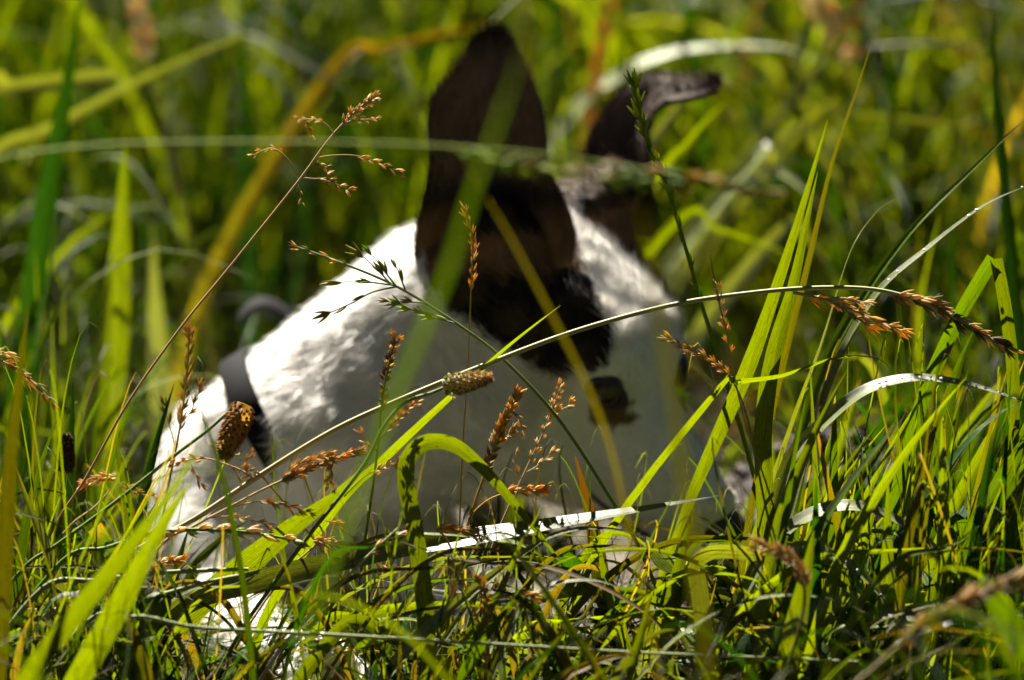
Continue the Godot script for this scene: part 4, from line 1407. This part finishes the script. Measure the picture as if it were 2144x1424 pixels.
	seed_plant("seed_grass", "reddish feathery spray below the chest at left", [[130, 1120], [200, 1060], [240, 1010], [215, 1005], [178, 1012]], 0.03, 0.03, 2.4, RUST, PINK, [
		[[[250, 1000], [215, 1000], [178, 1012]], 0.0, 14, 26, [RUST, ORANGE, PINK], "slim", 0.4, true],
		[[[240, 1005], [280, 1030], [330, 1040]], 0.2, 8, 24, [GOLD, RUST], "slim", 0.4]])
	seed_plant("seed_grass", "blurred pinkish seed head slanting in at the lower right corner", [[1760, 1470], [1840, 1390], [1910, 1330], [1990, 1275], [2070, 1235], [2160, 1205]], -0.30, -0.30, 5.0, PINK * 0.5, PINK * 0.6, [
		[[[1880, 1352], [1950, 1300], [2040, 1248], [2160, 1205]], 0.0, 34, 56, [PINK * 0.7, STRAW * 0.7, PINK * 0.5], "slim", 0.35, true]])
	seed_plant("seed_grass", "blurred tan foxtail curving over at lower right of the muzzle", [[1640, 1420], [1670, 1330], [1685, 1250], [1672, 1190], [1640, 1155], [1590, 1140]], -0.17, -0.18, 4.0, OLIVE, STRAW * 0.6, [
		[[[1684, 1230], [1672, 1190], [1640, 1158], [1586, 1140]], 0.0, 34, 34, [PINK * 0.8, STRAW * 0.8, PINK * 0.6], "slim", 0.6, true]])
	seed_plant("seed_grass", "golden tasselled stem standing left of the dog's collar", [[330, 1150], [350, 1030], [372, 920], [385, 840], [392, 770], [396, 700]], 0.04, 0.05, 3.0, OLIVE, GOLD, [
		[[[376, 900], [388, 830], [394, 760], [397, 698]], 0.0, 20, 34, [GOLD * 0.8, OLIVE, STRAW * 0.7], "slim", 0.3, true],
		[[[376, 890], [400, 860], [418, 815]], 0.4, 4, 36, [OLIVE, GOLD * 0.7], "slim", 0.2],
		[[[366, 930], [352, 880], [346, 848]], 0.4, 4, 30, [RUST, OLIVE], "slim", 0.3]])
	seed_plant("seed_grass", "dry pinkish stalk leaning over the speckled paw", [[560, 1400], [620, 1320], [700, 1236], [775, 1160], [835, 1105]], -0.05, -0.05, 4.0, PINK, PALE, [
		[[[760, 1172], [800, 1140], [850, 1110]], 0.2, 6, 24, [OLIVE, STRAW], "plump", 0.5, true]])
	seed_plant("seed_grass", "thin level green stem running along the bottom of the picture", [[250, 1300], [420, 1315], [700, 1330], [1000, 1347], [1300, 1365], [1560, 1376], [1800, 1386]], -0.09, -0.09, 5.0, PALE * 0.7, PALE * 0.8, [])
	seed_plant("seed_grass", "pale level stem running under the dog's chest at left", [[90, 1232], [200, 1216], [330, 1200], [450, 1194], [520, 1192]], -0.04, -0.04, 7.0, PALE * 0.6, PALE * 0.7, [])
	seed_plant("seed_grass", "pale stem slanting up to the chest from the lower left", [[180, 1305], [260, 1275], [340, 1245], [430, 1220], [500, 1205]], -0.05, -0.05, 6.0, PALE * 0.5, PALE * 0.8, [])
	seed_plant("seed_grass", "brown stem with tan husks beside the small pink paw pads", [[1010, 1450], [1018, 1380], [1022, 1300], [1016, 1250], [1000, 1210]], -0.06, -0.06, 3.0, RUST * 0.7, RUST, [
		[[[1020, 1300], [1016, 1260], [1006, 1215]], 0.0, 14, 24, [ORANGE, RUST, GOLD], "plump", 0.5, true],
		[[[1020, 1260], [1060, 1245], [1115, 1248]], 0.3, 12, 28, [RUST, STRAW, PINK], "slim", 0.5]])
	seed_plant("seed_grass", "tan husk spike lying on the sun-glared blade", [[960, 1190], [935, 1130], [915, 1106], [950, 1106], [1000, 1122]], -0.04, -0.04, 2.4, GOLD, RUST, [
		[[[912, 1105], [950, 1106], [1006, 1126]], 0.0, 16, 26, [GOLD, RUST, STRAW], "slim", 0.35, true]])
	seed_plant("seed_grass", "small grey husk hanging before the sun-glared blade", [[985, 1290], [960, 1220], [944, 1160], [940, 1170], [945, 1230]], -0.06, -0.06, 2.0, STRAW * 0.6, PINK * 0.7, [
		[[[940, 1165], [942, 1190], [948, 1228]], 0.0, 8, 26, [PINK * 0.7, STRAW * 0.7], "slim", 0.25, true]])
	seed_plant("seed_grass", "rust coloured plume in the background above the folded ear", [[1180, 480], [1215, 320], [1240, 200], [1262, 100], [1272, 20]], 0.45, 0.45, 3.0, RUST, ORANGE, [
		[[[1225, 270], [1245, 170], [1262, 90], [1275, 15]], 0.0, 40, 36, [ORANGE, RUST, GOLD], "slim", 0.5, true]])
	seed_plant("seed_grass", "pale seed head glinting in the top left background", [[380, 420], [350, 280], [320, 180], [300, 90], [288, 30]], 0.45, 0.45, 3.0, OLIVE, STRAW, [
		[[[310, 130], [296, 70], [288, 28]], 0.0, 16, 50, [PALE * 1.6, STRAW * 1.2], "plump", 0.6, true]])
	seed_plant("seed_grass", "pale seed heads glinting in the top right background", [[1900, 330], [1850, 220], [1790, 120], [1740, 50], [1720, 10]], 0.5, 0.5, 3.0, OLIVE, STRAW, [
		[[[1800, 130], [1750, 60], [1715, 5]], 0.0, 22, 52, [PALE * 1.6, STRAW * 1.2], "plump", 0.7, true]])
	plantain("cream plantain flower head on a bent stalk before the dog's cheek", [[500, 1330], [560, 1240], [640, 1130], [720, 1030], [770, 960], [805, 890], [850, 842], [905, 822], [928, 812]], -0.03, -0.04, 7.0, [928, 810], [1026, 790], 23.0, PALE * 1.25, PINK * 1.2, true)
	plantain("brown dotted plantain head nodding from a bent stalk over the collar", [[40, 1200], [120, 1140], [240, 1052], [350, 965], [430, 905], [475, 866], [500, 850], [512, 852]], -0.02, -0.02, 6.5, [512, 846], [468, 958], 29.0, RUST * 1.1, GOLD * 1.1, true)
	plantain("small dark plantain bud on a short stalk at the left", [[128, 1120], [130, 1060], [136, 985]], 0.02, 0.02, 5.0, [137, 990], [140, 912], 19.0, OLIVE * 0.5, DARKSEED, false)

func plantain(label: String, pts: Array, d0: float, d1: float, rpx: float, a: Array, b: Array, radpx: float, c0: Color, c1: Color, stamens: bool) -> void:
	var list := rooted(pts, d0, d1)
	var k := (D + (d0 + d1) * 0.5) * TAN / 712.0
	var at: Vector3 = list[0]
	at.y = 0.0
	var o := base("plantain", at)
	tag(o, label, "plantain", "ribwort plantain flower heads")
	put(moved(tube(smooth(list, 6), rpx * k * 0.7, rpx * k * 0.5, MID, PALE * 0.6), -at).mesh(stalk_mat), "stalk", o)
	var pa := pt(a[0], a[1], d1 - NEARER)
	var pb := pt(b[0], b[1], d1 - NEARER)
	var ax := pb - pa
	var len := ax.length()
	var rad := radpx * k
	var prof := []
	for q in 11:
		var t := q / 10.0
		prof.append([t * len, rad * 0.80 * pow(maxf(sin(PI * pow(0.06 + 0.94 * t, 0.62)), 0.02), 0.6)])
	var bs := facing(ax)
	var head := put(lathe(prof, 14, c0 * 0.8, c1 * 0.8).mesh(seed_mat), "flower_head", o, Transform3D(bs, pa - at))
	var fl := Shape.new()
	var scale_ := spikelet("plump")
	var n := 150
	for q in n:
		var t := (q + 0.5) / n
		var ang := q * 2.39996
		var pr: float = prof[clampi(int(t * 10.0), 0, 9)][1]
		var nx: float = prof[clampi(int(t * 10.0) + 1, 0, 10)][1]
		var rr := lerpf(pr, nx, t * 10.0 - int(t * 10.0))
		var od := Vector3(cos(ang), 0, sin(ang))
		var dir := (od + Vector3(0, 0.8, 0)).normalized()
		var sz := rad * rng.randf_range(0.42, 0.6)
		fl.add(scale_, Transform3D(facing(dir).scaled(Vector3(sz, sz, sz)), Vector3(od.x * rr * 0.86, t * len, od.z * rr * 0.86)), c0.lerp(c1, t) * (0.55 if q % 3 == 0 else rng.randf_range(0.9, 1.35)))
	var ff := put(fl.mesh(seed_mat), "floret", head)
	tag(ff, "", "", "", "stuff")
	if stamens:
		for q in 7:
			var ang := rng.randf() * TAU
			var od := Vector3(cos(ang), 0, sin(ang))
			var t := 0.15 + 0.12 * rng.randf() if a[0] > 800 else 0.75 + 0.2 * rng.randf()
			var p0 := od * rad * 0.8 + Vector3(0, t * len, 0)
			var p1 := p0 + od * rad * rng.randf_range(0.5, 0.9) + Vector3(0, -0.001, 0)
			var st := Shape.new()
			st.add(tube(PackedVector3Array([p0, p0.lerp(p1, 0.5) + Vector3(0, 0.0006, 0), p1]), 0.00022, 0.00018, PALE * 1.6, PALE * 1.8, 4), Transform3D())
			st.add(lathe([[-0.0008, 0.0001], [-0.0003, 0.0006], [0.0003, 0.0006], [0.0008, 0.0001]], 5, Color(0.6, 0.6, 0.38), Color(0.7, 0.68, 0.45)), Transform3D(Basis(), p1))
			put(st.mesh(seed_mat), "stamen", head)

# ------------------------------------------------------------------ low leafy plants
func leaflet(len: float, w: float, col: Color) -> Shape:
	var s := Shape.new()
	var rows := 8
	for k in rows + 1:
		var t := float(k) / rows
		var half := w * 0.5 * pow(maxf(sin(PI * pow(t, 0.8)), 0.0), 0.7) + 0.0002
		for q in 5:
			var x := q / 2.0 - 1.0
			s.vert(Vector3(x * half, t * len, absf(x) * half * 0.3 + 0.10 * len * t * t), col, Vector2(q / 4.0, t))
			if k > 0 and q > 0:
				var i := k * 5 + q
				s.quad(i - 6, i - 5, i, i - 1)
	return s

func clover(label: String, px: float, py: float, dz: float, size: float, col: Color, n: int, group: String) -> void:
	var top := pt(px, py, dz - NEARER)
	var at := Vector3(top.x + rng.randf_range(-0.01, 0.01), 0, top.z + rng.randf_range(-0.01, 0.01))
	var o := base("clover", at)
	tag(o, label, "clover", group)
	put(tube(smooth([Vector3.ZERO, Vector3((top.x - at.x) * 0.3, top.y * 0.5, 0), top - at], 4), 0.0007, 0.0005, MID, MID).mesh(stalk_mat), "stalk", o)
	var mesh := leaflet(size, size * 0.72, col).mesh(leaf)
	for k in n:
		var b := Basis(Vector3.UP, TAU * k / n + rng.randf_range(-0.4, 0.4)) * Basis(Vector3.RIGHT, rng.randf_range(0.5, 1.25))
		put(mesh, "leaflet", o, Transform3D(b, top - at))

func build_small_plants() -> void:
	var g := "small leaves low among the grass"
	clover("pale-veined clover leaf standing at the right below the pale arch", 1985, 1235, -0.01, 0.020, MID, 3, g)
	clover("dark clover leaf upright behind the pale arch at right", 1965, 1110, 0.03, 0.024, DEEP * 1.4, 3, g)
	clover("rounded clover leaf right of the dark one", 2000, 1130, 0.02, 0.024, MID * 0.8, 3, g)
	clover("small clover leaf near the blurred pinkish seed head", 1975, 1290, -0.02, 0.017, MID, 4, g)
	clover("sunlit clover leaf under the muzzle's tip", 1420, 1200, -0.01, 0.026, BRIGHT, 3, g)
	clover("sunlit clover leaf right of the grey-green stub", 1475, 1190, 0.0, 0.022, BRIGHT * 0.9, 3, g)
	clover("small drooping leaf below the jaw", 1200, 1190, 0.0, 0.018, DEEP * 1.5, 3, g)
	clover("tiny leaf low at the left beside the ribbed leaf", 200, 1290, -0.01, 0.014, MID, 4, g)
	var r := RandomNumberGenerator.new()
	r.seed = 77
	for k in 26:
		clover("tiny " + ["three", "four"][k % 2] + "-part leaf low " + (low_zone(40.0 + k * 80.0) if k < 18 else zone(40.0 + k * 80.0, 1400.0).trim_prefix("low ")) + (" by the bottom edge" if k % 3 == 0 else ""), 40.0 + k * 80.0, r.randf_range(1330, 1410), r.randf_range(-0.06, 0.03), r.randf_range(0.010, 0.018), [MID, DEEP * 1.4, BRIGHT * 0.7][r.randi() % 3], 3 + k % 2, "tiny leaves at the foot of the grass")
	# ribbed plantain leaf at lower left
	var a := pt(262, 1400, -0.04 - NEARER)
	var b := pt(352, 1240, -0.05 - NEARER)
	a.y = maxf(a.y, 0.0)
	var lf := Shape.new()
	var cur := smooth([Vector3(a.x, 0, a.z), a.lerp(b, 0.35) + Vector3(0, 0, 0.004), a.lerp(b, 0.7) + Vector3(0, 0.004, 0.006), b], 6)
	var n := cur.size()
	var side := (b - a).cross(Vector3(0, 0.3, 1)).normalized()
	for k in n:
		var t := float(k) / (n - 1)
		var half := 0.010 * pow(maxf(sin(PI * (0.08 + 0.92 * t)), 0.0), 0.8)
		for q in 13:
			var x := q / 6.0 - 1.0
			lf.vert(cur[k] + side * x * half + Vector3(0, 0, 0.0010 * cos(x * PI * 3.0) - 0.002 * x * x), MID * (1.0 if q % 4 else 1.25), Vector2(q / 12.0, t))
			if k > 0 and q > 0:
				var i := k * 13 + q
				lf.quad(i - 14, i - 13, i, i - 1)
	var base_at := Vector3(a.x, 0, a.z)
	var pl := put(moved(lf, -base_at).mesh(leaf), "plantain_leaf", self, Transform3D(Basis(), base_at))
	tag(pl, "dark ribbed plantain leaf standing at the lower left", "leaf")
	# white daisy-like flower and husks near the bottom right
	var fc := pt(1722, 1368, -0.03 - NEARER)
	var fb := base("white_flower", Vector3(fc.x, 0, fc.z))
	tag(fb, "tiny white flower low at the bottom right of the tuft", "flower")
	var white := Color(0.75, 0.74, 0.70)
	var pm := leaflet(0.0042, 0.0034, white).mesh(plain_material(0.6, 0.6))
	put(tube(PackedVector3Array([Vector3.ZERO, Vector3(0.001, fc.y * 0.5, 0), Vector3(0, fc.y, 0)]), 0.0006, 0.0004, MID, MID).mesh(stalk_mat), "stalk", fb)
	for k in 6:
		put(pm, "petal", fb, Transform3D(Basis(Vector3.UP, TAU * k / 6.0) * Basis(Vector3.RIGHT, 0.9), Vector3(0, fc.y, 0)))
